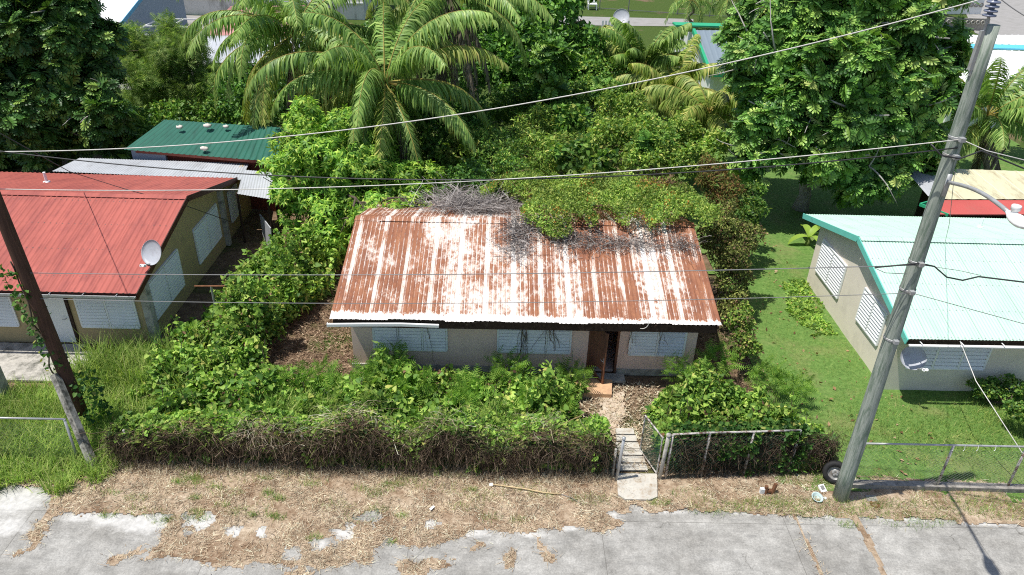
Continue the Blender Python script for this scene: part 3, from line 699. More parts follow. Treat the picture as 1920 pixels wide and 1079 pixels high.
# ================================================================== HOUSES
def louvre(par, p0, u, nrmv, w, h, npan, mat=None, fm=None, open_last=0, slat=.118, ang=20, sw=.092):
    mat = mat or M['louvre']; fm = fm or mat
    p0 = np.array(p0, float); u = np.array(u, float); nv = np.array(nrmv, float); zz = np.array([0,0,1.])
    f = MB(); o = nv*.03; t = .045
    for a, b in ((0, w), ):
        f.bar(p0+o, p0+o+u*w, .06, t, zz); f.bar(p0+o+zz*h, p0+o+zz*h+u*w, .06, t, zz)
    for i in range(npan+1):
        q = p0+o+u*(w*i/npan); f.bar(q+zz*.023, q+zz*(h-.023), .06 if i in (0, npan) else .05, t, nv)
    win = f.obj('window', fm, par)
    bk = MB(); bk.bar(p0+nv*.004+zz*h/2+u*.03, p0+nv*.004+zz*h/2+u*(w-.03), h-.05, .006, nv); bk.obj('gap_shade_plate', M['black'], win)  # black plate added to paint the shade in the gaps between slats
    for i in range(npan):
        m = MB(); a0 = p0+u*(w*i/npan+.035); a1 = p0+u*(w*(i+1)/npan-.035); ns = int(round((h-.05)/slat))
        ag = radians(ang if not (open_last and i == npan-1) else 52)
        upv = nv*cos(ag)+zz*sin(ag)
        for j in range(ns):
            z0 = .06+j*(h-.1)/(ns-.4); m.bar(a0+nv*.05+zz*z0, a1+nv*.05+zz*z0, sw, .007, upv)
        m.bar(a0+nv*.012+zz*.03, a0+nv*.012+zz*(h-.03), .02, .008, nv); m.bar((a0+a1)/2+nv*.004+zz*.03, (a0+a1)/2+nv*.004+zz*(h-.03), w/npan-.08, .008, nv)
        ORG[win.name] = ORG[par.name]; m.obj('louvre_panel', mat, win)
    return win
def roofz(y, ye, yr, ze, zr, yb=None): return ze+(y-ye)*(zr-ze)/(yr-ye)
def roof_obj(par, quads, mat, name='roof', **kw):
    parts = [corr(*q, **kw) for q in quads]; V, F = join(parts); return obj(name, V, F, mat, par)
# ---- abandoned house
hs = thing('abandoned_house', 'low abandoned house with rusty white corrugated roof and open brown door', 'house', (.85, 20.3, 0))
RA, RB, RC, RD = (-4.87,18.12,2.42), (6.54,18.25,2.42), (6.44,22.55,3.7), (-4.78,22.4,3.7)
rV, rF = corr(RA, RB, RC, RD, .138, .02, 'rib', 6, jag=.02, seed=4)
bV, bF = corr(RD, RC, (6.35,27.0,2.4), (-4.72,26.85,2.4), .138, .02, 'rib', 3)
V, F = join([(rV, rF), (bV, bF)]); roof = obj('roof', V, F, M['rusty'], hs)
cV, cF = corr((-4.80,22.18,3.675), (6.46,22.33,3.675), (6.44,22.55,3.745), (-4.78,22.4,3.745), .138, .012, 'rib', 1)
c2, f2 = corr((-4.78,22.4,3.745), (6.44,22.55,3.745), (6.43,22.8,3.66), (-4.77,22.65,3.66), .138, .012, 'rib', 1)
V, F = join([(cV, cF), (c2, f2)]); obj('ridge_cap', V, F, M['rusty'], roof)
w = MB(); WF = 19.05
w.box(-4.5,WF,0,2.80,WF+.15,2.62).box(3.75,WF,0,6.15,WF+.15,2.62).box(2.80,WF,2.08,3.75,WF+.15,2.62)
for x0 in (-4.5, 6.0):
    w.prism([(x0,WF+.15,0),(x0,26,0),(x0,26,2.6),(x0,22.4,3.62),(x0,WF+.15,2.68)], (.15,0,0))
w.box(-4.35,25.85,0,6.0,26,2.6); w.box(-4.35,WF+.15,-.01,6.0,25.85,.08)
w.box(-.5,WF+.15,.08,-.38,25.85,2.6); w.box(1.4,21.5,.08,6.0,21.6,2.6)
w.box(6.0,WF-.35,0,6.15,WF,.35)
w.obj('wall', M['pinkish'], hs)
pl = MB().box(-4.56,WF-.05,0,2.78,WF,.22).box(3.77,WF-.05,0,6.2,WF,.22); pl.obj('plinth', M['concrete_old'], hs)
for x0, wd, np_, ol in ((-3.82,2.24,3,0), (0.,2.24,3,0), (4.08,1.70,2,1)): louvre(hs, (x0, WF-.002, .78), (1,0,0), (0,-1,0), wd, 1.22, np_, M['offwhite'], None, ol)
fb = MB().bar((-4.8,18.20,2.25),(6.46,18.33,2.25),.05,.26).bar((-4.3,18.6,2.44),(6.3,18.7,2.44),.08,.1)
for i in range(13): fb.bar((-4.6+i*.92,18.25,2.33),(-4.6+i*.92,19.06,2.55),.05,.11)
fb.bar((.55,18.85,2.06),(1.55,18.83,2.10),.03,.14).bar((2.7,18.75,2.20),(6.35,18.72,2.06),.04,.2)
fb.obj('fascia', M['rotwood'], hs)
g = MB(); gpts = [(-4.93,18.05,2.26),(-3.9,18.05,2.30),(-2.8,18.06,2.325),(-1.72,18.07,2.30)]
for a, b in zip(gpts[:-1], gpts[1:]): g.bar(a, b, .07, .085)
g.bar((-4.94,18.02,2.25),(-4.94,18.12,2.25),.02,.11); g.obj('gutter', M['white'], hs)
df = MB().box(2.80,WF-.03,.02,2.87,WF+.12,2.07).box(3.68,WF-.03,.02,3.75,WF+.12,2.07).box(2.87,WF-.03,2.0,3.68,WF+.12,2.07); df.obj('door_frame', M['door_brown'], hs)
# open door leaf: hinge on the left jamb, lower panel broken out
hg = np.array([2.88, WF-.04, 0]); fe = np.array([3.26, 18.30, 0]); du_ = (fe-hg); LW = np.linalg.norm(du_); du_ /= LW; dn = np.array([du_[1], -du_[0], 0])
def dp(a, z, o=0): return hg+du_*a+np.array([0,0,z])+dn*o
d = MB()
for a in (.055, LW-.055): d.bar(dp(a,.06), dp(a,2.0), .11, .04, dn)
for z in (.66, 1.25, 1.94): d.bar(dp(.11,z), dp(LW-.11,z), .04, .11, (0,0,1))
d.bar(dp(.11,.30), dp(LW-.11,.10), .04, .16, (0,0,1)); d.bar(dp(LW/2,.72), dp(LW/2,1.88), .09, .036, dn)
d.bar(dp(.11,.96), dp(LW-.11,.96), .018, .52, (0,0,1)); d.bar(dp(.11,1.6), dp(LW-.11,1.6), .018, .6, (0,0,1))
d.prism([dp(.11,.60,.008),dp(.42,.60,.008),dp(.11,.38,.008)], dn*-.016)
dr = d.obj('door', M['door_brown'], hs)
hd = MB().tube([dp(LW-.06,1.0,.02), dp(LW-.06,1.0,.07), dp(LW-.16,1.0,.07)], .012, 6).box(*(list(dp(LW-.075,.92,.02)-.004)+list(dp(LW-.045,1.1,.026)))); hd.obj('handle', M['steel'], dr)
pc = thing('porch_slab', 'orange tan doorstep slab under the open brown door', 'doorstep', (3.0, 18.3, 0))
m = MB(); m.prism([gp(1078,716,.0),gp(1147,720,.0),gp(1146,748,.0),gp(1083,745,.0)], (0,0,.16)); m.obj('slab', plain('orange_tan_cement', (.58,.37,.22), .9, .2, .12, 5, dirt=(.36,.22,.14), dsc=3, bump=.3), pc)
m = MB().box(2.45,18.58,0,4.0,18.98,.08); m.obj('step', M['concrete_old'], pc)
a = np.linspace(-.6*pi, 1.1*pi, 18); c = vp(1205, 607, 18.12)
setp(MB().tube([c+np.array([.17*cos(t), .01*t, .17*sin(t)]) for t in a], .008, 5).obj('wire_loop', M['rope']), 'pale loop of cord hanging from the rusty eave above the right window', 'cord')
qv = np.random.default_rng(17); P = []
for x_, n_ in ((-3.05,3),(-2.2,3),(.76,12),(.82,8),(1.5,8),(1.58,4),(4.06,6),(4.95,4)):
    a = np.stack([x_+qv.normal(0,.06,n_), np.full(n_, WF-.10), qv.uniform(1.5,2.1,n_)], 1); b = a+np.stack([qv.normal(0,.14,n_), qv.normal(0,.015,n_), -qv.uniform(.3,1.5,n_)], 1); b[:,2] = np.maximum(b[:,2], .25)
    P.append(strands(a, b, 0*a[:,0], qv, .003+.006*qv.random(n_), 9, .07)); P[-1][0][:,1] = np.minimum(P[-1][0][:,1], WF-.085)
setp(obj('dead_vines', *join(P), M['lf_dead']), 'dry dark vines hanging over the louvre windows of the rusty house', 'dead vines')
# ---- red roofed house (left)
lh = thing('red_roof_house', 'tan house with faded red metal roof and white louvre windows', 'house', (-15, 23, 0))
L0, RX = -23., -10.92
roof = roof_obj(lh, [((L0,19.32,2.4),(RX,19.32,2.4),(RX,23.95,3.6),(L0,23.95,3.6)), ((L0,23.95,3.6),(RX,23.95,3.6),(RX,28.75,2.4),(L0,28.75,2.4))], M['red_roof'], pitch=.19, amp=.028, nv=3)
V, F = join([corr((L0,23.75,3.588),(RX+.01,23.75,3.588),(RX+.01,23.95,3.645),(L0,23.95,3.645),.5,.004,'sin',1), corr((L0,23.95,3.645),(RX+.01,23.95,3.645),(RX+.01,24.15,3.588),(L0,24.15,3.588),.5,.004,'sin',1)])
obj('ridge_cap', V, F, M['red_roof'], roof)
m = MB(); m.bar((RX+.02,19.3,2.33),(RX+.02,23.95,3.53),.03,.2).bar((RX+.02,23.95,3.53),(RX+.02,28.77,2.33),.03,.2); m.obj('bargeboard', M['red_trim'], lh)
m = MB(); m.bar((L0,19.36,2.27),(RX,19.36,2.27),.03,.2); m.obj('fascia', M['red_trim'], lh)
m = MB(); m.bar((L0,19.24,2.30),(RX-.02,19.24,2.30),.10,.05).bar((L0,19.19,2.33),(RX-.02,19.19,2.33),.015,.07)
for i in range(12): m.bar((L0+.5+i,19.16,2.37),(L0+.5+i,19.34,2.37),.02,.02)
m.obj('gutter', M['steel'], lh)
m = MB(); GX = -11.25
m.box(L0+.3,20.08,0,GX,20.23,2.55); m.prism([(GX-.15,20.23,0),(GX-.15,28.,0),(GX-.15,28.,2.52),(GX-.15,23.95,3.53),(GX-.15,20.23,2.58)], (.15,0,0)); m.box(L0+.3,27.85,0,GX-.15,28,2.5)
m.box(GX-.15,28.0,0,GX-.02,30.9,2.2); m.obj('wall', M['tan'], lh)
MB().box(GX,20.02,0,GX+.24,20.3,2.35).obj('pilaster', M['concrete_old'], lh); MB().box(GX,27.3,0,GX+.16,27.55,2.4).obj('pilaster', M['concrete_old'], lh)
louvre(lh, (-13.32,20.078,.68), (1,0,0), (0,-1,0), 1.82, 1.3, 2); louvre(lh, (-17.2,20.078,.66), (1,0,0), (0,-1,0), 1.85, 1.3, 2)
louvre(lh, (GX+.002,20.62,.62), (0,1,0), (1,0,0), 2.4, 1.4, 2); louvre(lh, (GX+.002,24.55,.62), (0,1,0), (1,0,0), 2.4, 1.4, 2); louvre(lh, (GX+.0,28.3,.6), (0,1,0), (1,0,0), 1.1, 1.3, 1)
m = MB().box(-14.5,20.04,.08,-13.66,20.078,2.05); dr = m.obj('door', M['white'], lh); m = MB().tube([(-13.75,20.03,1.0),(-13.75,19.97,1.0),(-13.85,19.97,1.0)], .014, 6); ORG[dr.name] = ORG[lh.name]; m.obj('handle', M['steel'], dr)
m = MB().box(-14.58,20.03,.07,-14.5,20.078,2.12).box(-13.66,20.03,.07,-13.56,20.078,2.12); m.obj('door_frame', M['rotwood'], lh)
c = gp(88,343,2.98); m = MB().tube([c, c+np.array([0,0,.42])], .05, 10).lathe([(.14,-.02),(.12,.05),(.06,.07)], c); m.obj('vent_pipe', M['offwhite'], lh)
# lean-to behind it
ln = thing('lean_to_shed', 'low shed with grey corrugated roof behind the red roofed house', 'shed', (-14.5, 29.8, 0))
roof_obj(ln, [(gp(98,322,2.36), (-10.75,28.8,2.30), gp(467,307,2.16), gp(150,297,2.2))], M['grey_roof'], pitch=.12, amp=.02, kind='sin', nv=2)
m = MB().box(-18.2,28.95,0,-11.4,30.9,2.05); m.obj('wall', M['redwall'], ln)
ov = thing('zinc_awning', 'loose grey zinc sheet awning beside the lean to shed', 'awning', (-10, 28.6, 0))
roof_obj(ov, [(gp(445,364,2.25), gp(506,374,2.2), gp(513,324,2.36), gp(457,319,2.36))], M['grey_roof'], pitch=.12, amp=.015, kind='sin', nv=2, name='sheet')
m = MB()
for p_ in ((-9.3,27.4),(-9.6,29.3),(-10.6,27.7)): MB().tube([(p_[0],p_[1],0),(p_[0],p_[1],2.19)], .05, 7).obj('post', M['rotwood'], ov)
setp(MB().prism([(-9.9,27.9,0),(-9.2,26.9,0),(-9.2,26.9,1.05),(-9.9,27.9,1.2)], (.03,.02,0)).obj('zinc_sheet', M['grey_roof']), 'grey zinc panel leaning under the awning by the light green tree', 'metal sheet')
# green roofed outbuilding
gb = thing('green_roof_shed', 'red brown shed with dark green ribbed metal roof', 'shed', (-13, 32, 0))
GA, GB, GC, GD = gp(232,281,2.5), gp(518,304,2.5), gp(532,240,3.15), gp(308,225,3.15)
roof_obj(gb, [(GA, GB, GC, GD)], M['green_roof'], pitch=.27, amp=.035, nv=2)
m = MB(); q = np.array([0,.35,0]); u = (GB-GA)/np.linalg.norm(GB-GA); a = GA+u*.4+q; b = GB-u*.3+q
m.prism([(*a[:2],0),(*b[:2],0),(*b[:2],2.46),(*a[:2],2.46)], (-.15,.15*.1,0)); wl = m
bk = GC-u*.3-q*.5; m.prism([(b[0],b[1]+.01,0),(bk[0],bk[1],0),(bk[0],bk[1],3.05),(b[0],b[1]+.01,2.5)], (-.12,0,0)); m.obj('wall', M['redwall'], gb)
a2 = GA+u*.25+q*.9; m = MB().prism([(*a2[:2],0),(*(a2+u*1.6)[:2],0),(*(a2+u*1.6)[:2],2.45),(*a2[:2],2.45)], (0,-.16,0)); m.obj('side_panel', M['bluegrey'], gb)
m = MB().bar(GA+np.array([.5,.03,-.07]), GB+np.array([0,.03,-.07]), .03, .13); m.obj('fascia', plain('red_fascia', (.25,.07,.045)), gb)
rs = np.random.default_rng(8)
for (px, py, s_, lb) in [(337,238,.13,'left stone of the row on the green shed roof'),(390,236,.16,'middle whitish stone of the row on the green shed roof'),(424,237,.12,'right stone of the row on the green shed roof'),(384,279,.15,'lone white stone near the front edge of the green shed roof')]:
    t_ = (281+ (px-232)*.08-py)/56.; c = gp(px, py+3, 2.53+.63*max(0,min(1,t_)))
    me_ = MB().lathe([(0.01,-.6),(.7,-.45),(1.,0),(.8,.5),(.35,.75),(.01,.8)], (0,0,0), n=9); Vs = np.array(me_.V)*s_*np.array([1.2,.9,.8])*(1+.16*rs.normal(size=(len(me_.V),1)))+c+np.array([0,0,s_*.4])
    setp(obj('roof_stone', Vs, me_.F, M['stone'], None, True), lb, 'stone', 'stones weighing down the green shed roof')
# ---- mint roofed house (right)
rh = thing('mint_roof_house', 'beige house with pale mint green corrugated roof and teal trim', 'house', (16, 21.5, 0))
X0, X1 = 11.80, 24.
roof = roof_obj(rh, [((X0,17.75,2.42),(X1,17.9,2.42),(X1,22.0,3.62),(X0,21.95,3.62)), ((X0,21.95,3.62),(X1,22.0,3.62),(X1,26.5,2.46),(X0,26.4,2.46))], M['mint_roof'], pitch=.10, amp=.016, kind='sin', nv=3)
V, F = join([corr((X0,21.75,3.61),(X1,21.8,3.61),(X1,22.,3.66),(X0,21.95,3.66),.1,.008,'sin',1), corr((X0,21.95,3.66),(X1,22.,3.66),(X1,22.2,3.61),(X0,22.15,3.61),.1,.008,'sin',1)])
obj('ridge_cap', V, F, M['mint_roof'], roof)
m = MB(); m.bar((X0-.02,17.72,2.34),(X0-.02,21.95,3.56),.03,.2).bar((X0-.02,21.95,3.56),(X0-.02,26.43,2.38),.03,.2); m.obj('bargeboard', M['teal'], rh)
m = MB(); m.bar((X0,17.84,2.30),(X1,17.95,2.30),.03,.2); m.obj('fascia', M['rotwood'], rh)
m = MB(); m.bar((X0+.05,17.66,2.26),(X1,17.8,2.26),.10,.035)
for i in range(9): m.bar((X0+.4+i*1.2,17.62,2.33),(X0+.4+i*1.2,17.8,2.33),.02,.02)
m.obj('gutter', M['white'], rh)
m = MB(); HX = 12.08; m.box(HX,18.5,0,23.4,18.65,2.55); m.prism([(HX,18.65,0),(HX,25.4,0),(HX,25.4,2.68),(HX,21.95,3.55),(HX,18.65,2.6)], (.15,0,0)); m.box(HX+.15,25.25,0,23.4,25.4,2.6); m.obj('wall', M['beige'], rh)
louvre(rh, (HX-.002,24.82,.86), (0,-1,0), (-1,0,0), 2.15, 1.3, 2); louvre(rh, (HX-.002,21.12,1.0), (0,-1,0), (-1,0,0), 1.62, 1.2, 2); louvre(rh, (12.52,18.498,.9), (1,0,0), (0,-1,0), 2.4, 1.12, 3, M['louvre'], None, 0, .135, 34, .088)
c = gp(1838,426,3.0); m = MB().tube([c, c+np.array([0,0,.35])], .035, 8).lathe([(.11,-.02),(.09,.04),(.04,.06)], c); m.obj('vent_pipe', M['offwhite'], rh)
# dishes
def dish(label, c, ax, rad, lnb, foot):
    ax = np.array(ax, float); ax /= np.linalg.norm(ax); c = np.array(c, float)
    t = thing('satellite_dish', label, 'satellite dish', foot)
    pr = [(.001,0)]+[(rad*s, .22*rad*s*s) for s in (.25,.5,.75,1.)]+[(rad*1.0,.22*rad+.012),(rad*.97,.22*rad-.02)]+[(rad*s, .22*rad*s*s-.02) for s in (.75,.5,.25,.01)]
    MB().lathe(pr, c, ax, 32).obj('reflector', M['dish'], t, True)
    lo = np.array(lnb, float); m = MB(); m.bar(c-ax*.02+np.array([0,0,-rad*.9]), lo, .03, .03); m.obj('feed_arm', M['steel'], t)
    m = MB(); m.tube([lo-ax*.02, lo-ax*.12], [.05,.045], 10).tube([lo+np.array([.08,0,0]), lo+np.array([.08,0,0])-ax*.1], .045, 10); m.obj('receiver', M['white'], t)
    m = MB(); m.tube([c-ax*.03, c-ax*.16, np.array(foot, float)], .025, 8); m.obj('mount', M['steel'], t)
cL = vp(288,474,20.7); dish('grey satellite dish on the gable edge of the red roofed house', cL, (-.35,-.8,.45), .40, cL+np.array([-.22,-.55,-.02])+np.array([0,0,-.15]), (-10.95,21.0,2.95))
cR = vp(1711,672,17.95); dish('round grey satellite dish on the front wall of the pale green roofed house', cR, (-.2,-.72,.62), .36, cR+np.array([.12,-.5,-.05]), (12.5,18.49,1.35))
# ---- sheds behind the mint house
ys = thing('yellow_roof_shed', 'shed with pale yellow sheet roof under the palm', 'shed', (20.5, 30, 0))
roof_obj(ys, [(gp(1762,374,2.5), gp(1990,374,2.5), gp(1990,324,2.7), gp(1768,316,2.7))], M['yellow_roof'], pitch=.5, amp=.015, nv=2)
m = MB().box(18.9,29.0,0,24,31,2.4); m.obj('wall', M['rotwood'], ys)
V, F = corr(gp(1740,368,2.46), gp(1790,372,2.46), gp(1775,318,2.66), gp(1690,310,2.6), .2, .01, 'rib', 2); obj('rusted_sheet', V, F, M['grey_roof'], ys)
fr = thing('flat_roof_shed', 'flat red roofed shed with green edge behind the pale green roof', 'shed', (19.5, 28, 0))
m = MB().prism([gp(1762,404,2.42),gp(1990,404,2.42),gp(1990,377,2.42),gp(1762,375,2.42)], (0,0,.04)); m.obj('roof', M['flat_red'], fr)
m = MB(); a, b = gp(1725,384,2.45), gp(1778,404,2.45); m.bar(a, b, .06, .12).bar(gp(1762,374,2.44), a, .06, .12); m.obj('edge_trim', M['green_trim'], fr)
m = MB().box(18.6,27.4,0,23,28.4,2.35); m.obj('wall', M['rotwood'], fr)
# ---- buildings beyond the trees
bw = thing('white_roof_house', 'distant house with bright white roof and blue gable edge', 'house', (-33, 59, 0))
E0 = gp(222,49,2.9); m = MB()
ex, ey = E0[0], E0[1]
roof_obj(bw, [((ex-14,ey,2.9),(ex,ey,2.9),(ex,ey+7,4.9),(ex-14,ey+7,4.9)), ((ex-14,ey+7,4.9),(ex,ey+7,4.9),(ex,ey+14,2.9),(ex-14,ey+14,2.9))], M['white_roof'], pitch=.5, amp=.03, nv=1)
m.box(ex-13.6,ey+.7,0,ex-.4,ey+.85,2.95); m.prism([(ex-.55,ey+.85,0),(ex-.55,ey+13.3,0),(ex-.55,ey+13.3,3.0),(ex-.55,ey+7,4.8),(ex-.55,ey+.85,3.05)], (.15,0,0)); m.obj('wall', M['bluegrey'], bw)
m = MB(); m.bar((ex+.03,ey,2.82),(ex+.03,ey+7,4.82),.05,.3).bar((ex+.03,ey+7,4.82),(ex+.03,ey+14,2.82),.05,.3); m.obj('bargeboard', M['blue_trim'], bw)
MB().box(ex-13.6,ey+.55,.0,ex-.4,ey+.68,2.8).obj('shutter_wall', M['white'], bw)
sb = thing('stained_wall_building', 'long white concrete building with dark stained wall at the top left', 'building', (-29, 80, 0))
m = MB().box(-46,77.2,0,-14,77.4,5.).box(-46,77.4,0,-45.8,86,5.).box(-14.2,77.4,0,-14,86,5.); m.obj('wall', M['stainwall'], sb)
MB().box(-46.2,77.0,5.,-13.8,86,5.2).obj('roof', M['stainwall'], sb); MB().box(-46,77.05,1.5,-14,77.19,1.62).obj('ledge', M['white'], sb)
MB().box(-41,77.1,2.2,-39,77.19,3.9).box(-35.5,77.1,2.2,-33.5,77.19,3.9).obj('window', M['bluegrey'], sb)
cp = thing('carport_frame', 'bare white metal tube frame standing in the back yard', 'metal frame', (-25.3, 59, 0)); m = MB()
A_, B_, C_, D_ = np.array([-27.2,55.8,2.4]), np.array([-23.3,55.9,2.4]), np.array([-23.7,62,2.4]), np.array([-27.6,62,2.4])
mid = lambda a, b, t: a+(b-a)*t
for a, b in ((A_,B_),(B_,C_),(C_,D_),(D_,A_),(mid(A_,B_,.5),mid(D_,C_,.5)),(mid(A_,D_,.5),mid(B_,C_,.5))): m.bar(a, b, .09, .09)
m.obj('top_frame', M['white'], cp)
for a in (A_, B_, C_, D_): MB().bar(a*[1,1,0], a-[0,0,.05], .09, .09, (0,1,0)).obj('post', M['white'], cp)
rr = thing('striped_roof_house', 'house with red and white streaked roof and grey lower roof beside the palm', 'house', (-16, 54, 0))
a = gp(368,117,2.4); b = gp(575,121,2.4); c = gp(575,70,2.9); d_ = gp(384,68,2.9); e = gp(575,10,3.9); f_ = gp(432,12,3.9)
roof_obj(rr, [(a, b, c, d_)], M['grey_roof'], name='porch_roof', pitch=.25, amp=.02, nv=1); roof_obj(rr, [(d_+[0,0,.06], c+[0,0,.06], e, f_)], M['striped_red'], pitch=.4, amp=.03, nv=1)
m = MB().box(a[0]+.6,a[1]+1.5,0,b[0],c[1]+7,2.38); m.obj('wall', M['stainwall'], rr); MB().box(a[0]+2,a[1]+1.4,.9,a[0]+3.4,a[1]+1.49,2.).obj('window', M['rotwood'], rr)
gh = thing('green_trim_house', 'white house with grey roof and green edges beyond the palms', 'house', (16, 56, 0))
a = gp(1334,139,2.4); b = gp(1420,141,2.4); c = gp(1420,58,3.7); d_ = gp(1302,57,3.7)
roof_obj(gh, [(a, b, c, d_)], M['greyblue_roof'], pitch=.3, amp=.03, nv=1)
m = MB(); m.bar(a+[-.06,0,-.02], d_+[-.06,0,-.02], .2, .3).bar(a+[0,-.05,-.05], b+[0,-.05,-.05], .06, .25); m.bar(gp(1264,46,3.8), gp(1420,50,3.8), 1.2, .12, (0,0,1)); m.obj('edge_trim', M['green_trim'], gh)
m = MB(); x_ = a[0]+.5; m.prism([(x_,a[1]+1.2,0),(x_,d_[1]+7,0),(x_,d_[1]+7,2.3),(x_,d_[1],3.55),(x_,a[1]+1.2,2.5)], (.15,0,0)); m.box(x_+.15,a[1]+1.2,0,b[0],a[1]+1.35,2.5); m.obj('wall', M['white'], gh)
m = MB(); q = a+[.2,.4,0]; m.bar(q*[1,1,0], q-[0,0,.1], .25, .25, (0,1,0)); m.obj('porch_post', M['white'], gh)
rw = thing('white_roof_building', 'white roofed building with turquoise stripe behind the wooden utility pole', 'building', (36, 55, 0))
a = gp(1775,168,2.6); b = gp(2000,168,2.6); c = gp(2000,98,3.6); d_ = gp(1785,92,3.6)
roof_obj(rw, [(a, b, c, d_)], M['white_roof'], pitch=.5, amp=.03, nv=1)
m = MB().bar(gp(1788,86,3.7), gp(2000,92,3.7), 1.3, .1, (0,0,1)); m.obj('ridge_stripe', M['turq'], rw)
roof_obj(rw, [(gp(1785,82,3.7), gp(2000,86,3.7), gp(2000,66,3.2), gp(1795,66,3.2))], M['white_roof'], name='rear_roof', pitch=.5, amp=.03, nv=1)
m = MB().box(a[0]+1,a[1]+.8,0,b[0],a[1]+.95,2.5); m.obj('wall', M['white'], rw)
cw = thing('carved_block_wall', 'grey concrete wall with openwork blocks at the top right', 'wall', gp(1810,58))
a, b = gp(1768,56), gp(1850,58); m = MB(); m.prism([a, b, b+[0,0,1.2], a+[0,0,1.2]], (0,.2,0)); m.obj('wall', M['kerb'], cw)
m = MB()
for i in range(9):
    q = a+(b-a)*(i+.5)/9; m.lathe([(.22,0),(.22,.1),(.14,.1),(.14,0)], q+np.array([0,-.08,.85]), (0,-1,0), 10)
m.obj('openwork_block', M['concrete_white'], cw)
cw = thing('carved_block_wall', 'white balcony wall with openwork blocks at the top right corner', 'wall', gp(1800,25))
a, b = gp(1755,27), gp(1838,27); m = MB(); m.prism([a, b, b+[0,0,1.6], a+[0,0,1.6]], (0,.2,0)); m.obj('wall', M['white'], cw)
m = MB()
for i in range(9):
    q = a+(b-a)*(i+.5)/9; m.lathe([(.26,0),(.26,.1),(.16,.1),(.16,0)], q+np.array([0,-.08,1.05]), (0,-1,0), 10)
m.obj('openwork_block', M['kerb'], cw)
lw = thing('low_white_house', 'low white roofed house half hidden behind the broad leaved tree', 'house', gp(1060,100))
roof_obj(lw, [(gp(960,103,2.4), gp(1062,101,2.4), gp(1062,80,2.8), gp(960,78,2.8))], M['white_roof'], pitch=.4, amp=.03, nv=1)
q = gp(960,103,0); q2 = gp(1062,101,0); MB().box(q[0],q[1]-9,0,q2[0],q[1]-8.8,2.35).obj('wall', M['white'], lw)
pf = thing('picket_gate', 'white picket gate panel leaning beside the distant street', 'gate', gp(1160,72)); m = MB()
for i in range(9):
    q = gp(1128+i*6, 70, 0); m.bar(q, q+[0,0,1.5], .18, .05, (0,1,0))
m.obj('picket', M['white'], pf); q, q2 = gp(1126,70,.5), gp(1180,70,.5); MB().bar(q+[0,.06,0], q2+[0,.06,0], .05, .12).bar(q+[0,.06,.7], q2+[0,.06,.7], .05, .12).obj('rail', M['white'], pf)
c = gp(1165,33,1.8); dish('small distant grey dish beside the white picket gate', c, (-.2,-.8,.5), .75, c+np.array([.1,-.7,-.1]), (c[0],c[1]+.3,0))
ch = thing('white_chair', 'white slatted garden chair on the distant lawn', 'chair', gp(1110,18)); q = gp(1110,18); m = MB()
m.box(q[0]-.5,q[1]-.5,.55,q[0]+.5,q[1]+.5,.62); m.obj('seat', M['white'], ch); m = MB()
for i in range(5): m.bar(q+[-.45+i*.22,.5,.65], q+[-.5+i*.25,.75,1.7], .14, .04, (0,1,0))
m.obj('backrest', M['white'], ch)
for sx in (-.45, .45):
    for sy in (-.45, .45): MB().bar(q+[sx,sy,0], q+[sx,sy,.55], .1, .1, (0,1,0)).obj('leg', M['white'], ch)
bf = thing('back_fence', 'dark metal mesh fence across the distant lawn', 'fence', gp(1250,28)); pts = [gp(p_, q_) for p_, q_ in ((1060,14),(1124,18),(1178,22),(1270,28),(1330,32),(1420,36))]
for q in pts: MB().bar(q, q+[0,0,1.9], .09, .09, (0,1,0)).obj('post', M['greywire'], bf)
m = MB()
for a, b in zip(pts[:-1], pts[1:]):
    for h_ in (.15, 1.85): m.bar(a+[0,0,h_], b+[0,0,h_], .06, .06)
m.obj('rail', M['greywire'], bf)
# ================================================================== POLES, WIRES, LAMP
PR0, PR1 = np.array([8.92,13.87,-.02]), np.array([8.75,13.87,11.72])
WZ1, WZ2, WZ3 = 9.65, 6.95, 6.27
def pr(z): return PR0+(PR1-PR0)*(z/11.72)
up_ = thing('utility_pole', 'tall weathered greenish wooden utility pole with street lamp beside the lawn', 'utility pole', PR0)
m = MB(); zs = np.linspace(0, 11.72, 14); m.tube([pr(z) for z in zs], [.195-.0065*z*.9 for z in zs], 16); m.obj('pole', M['pole_green'], up_, True)
it = pr(11.72)+np.array([-.13,-.02,.0]); m = MB(); m.tube([it+[0,0,-.9], it+[0,0,.18]], .028, 8).box(it[0]-.05,it[1]-.03,it[2]-.8,it[0]+.05,it[1]+.06,it[2]-.1); m.obj('pin', M['steel'], up_)
prf = []
for i in range(4): z = .14+i*.075; prf += [(.05,z),(.115,z+.01),(.115,z+.035),(.05,z+.05)]
prf += [(.05,.44),(.07,.46),(.05,.5),(.001,.5)]
MB().lathe([(.001,.14)]+prf, it, (0,0,1), 16).obj('insulator', plain('grey_blue_glaze', (.17,.19,.27), .3, .5, .1), up_, True)
for z in (WZ1, WZ1-.35, WZ2, WZ3, 5.0):
    m = MB(); m.lathe([(.195-.0058*z+.006,-.025),(.195-.0058*z+.012,-.02),(.195-.0058*z+.012,.02),(.195-.0058*z+.006,.025)], pr(z), (0,0,1), 16)
    m.box(pr(z)[0]-.05,pr(z)[1]-.25,z-.04,pr(z)[0]+.05,pr(z)[1]-.12,z+.04); m.obj('bracket', M['steel'], up_)

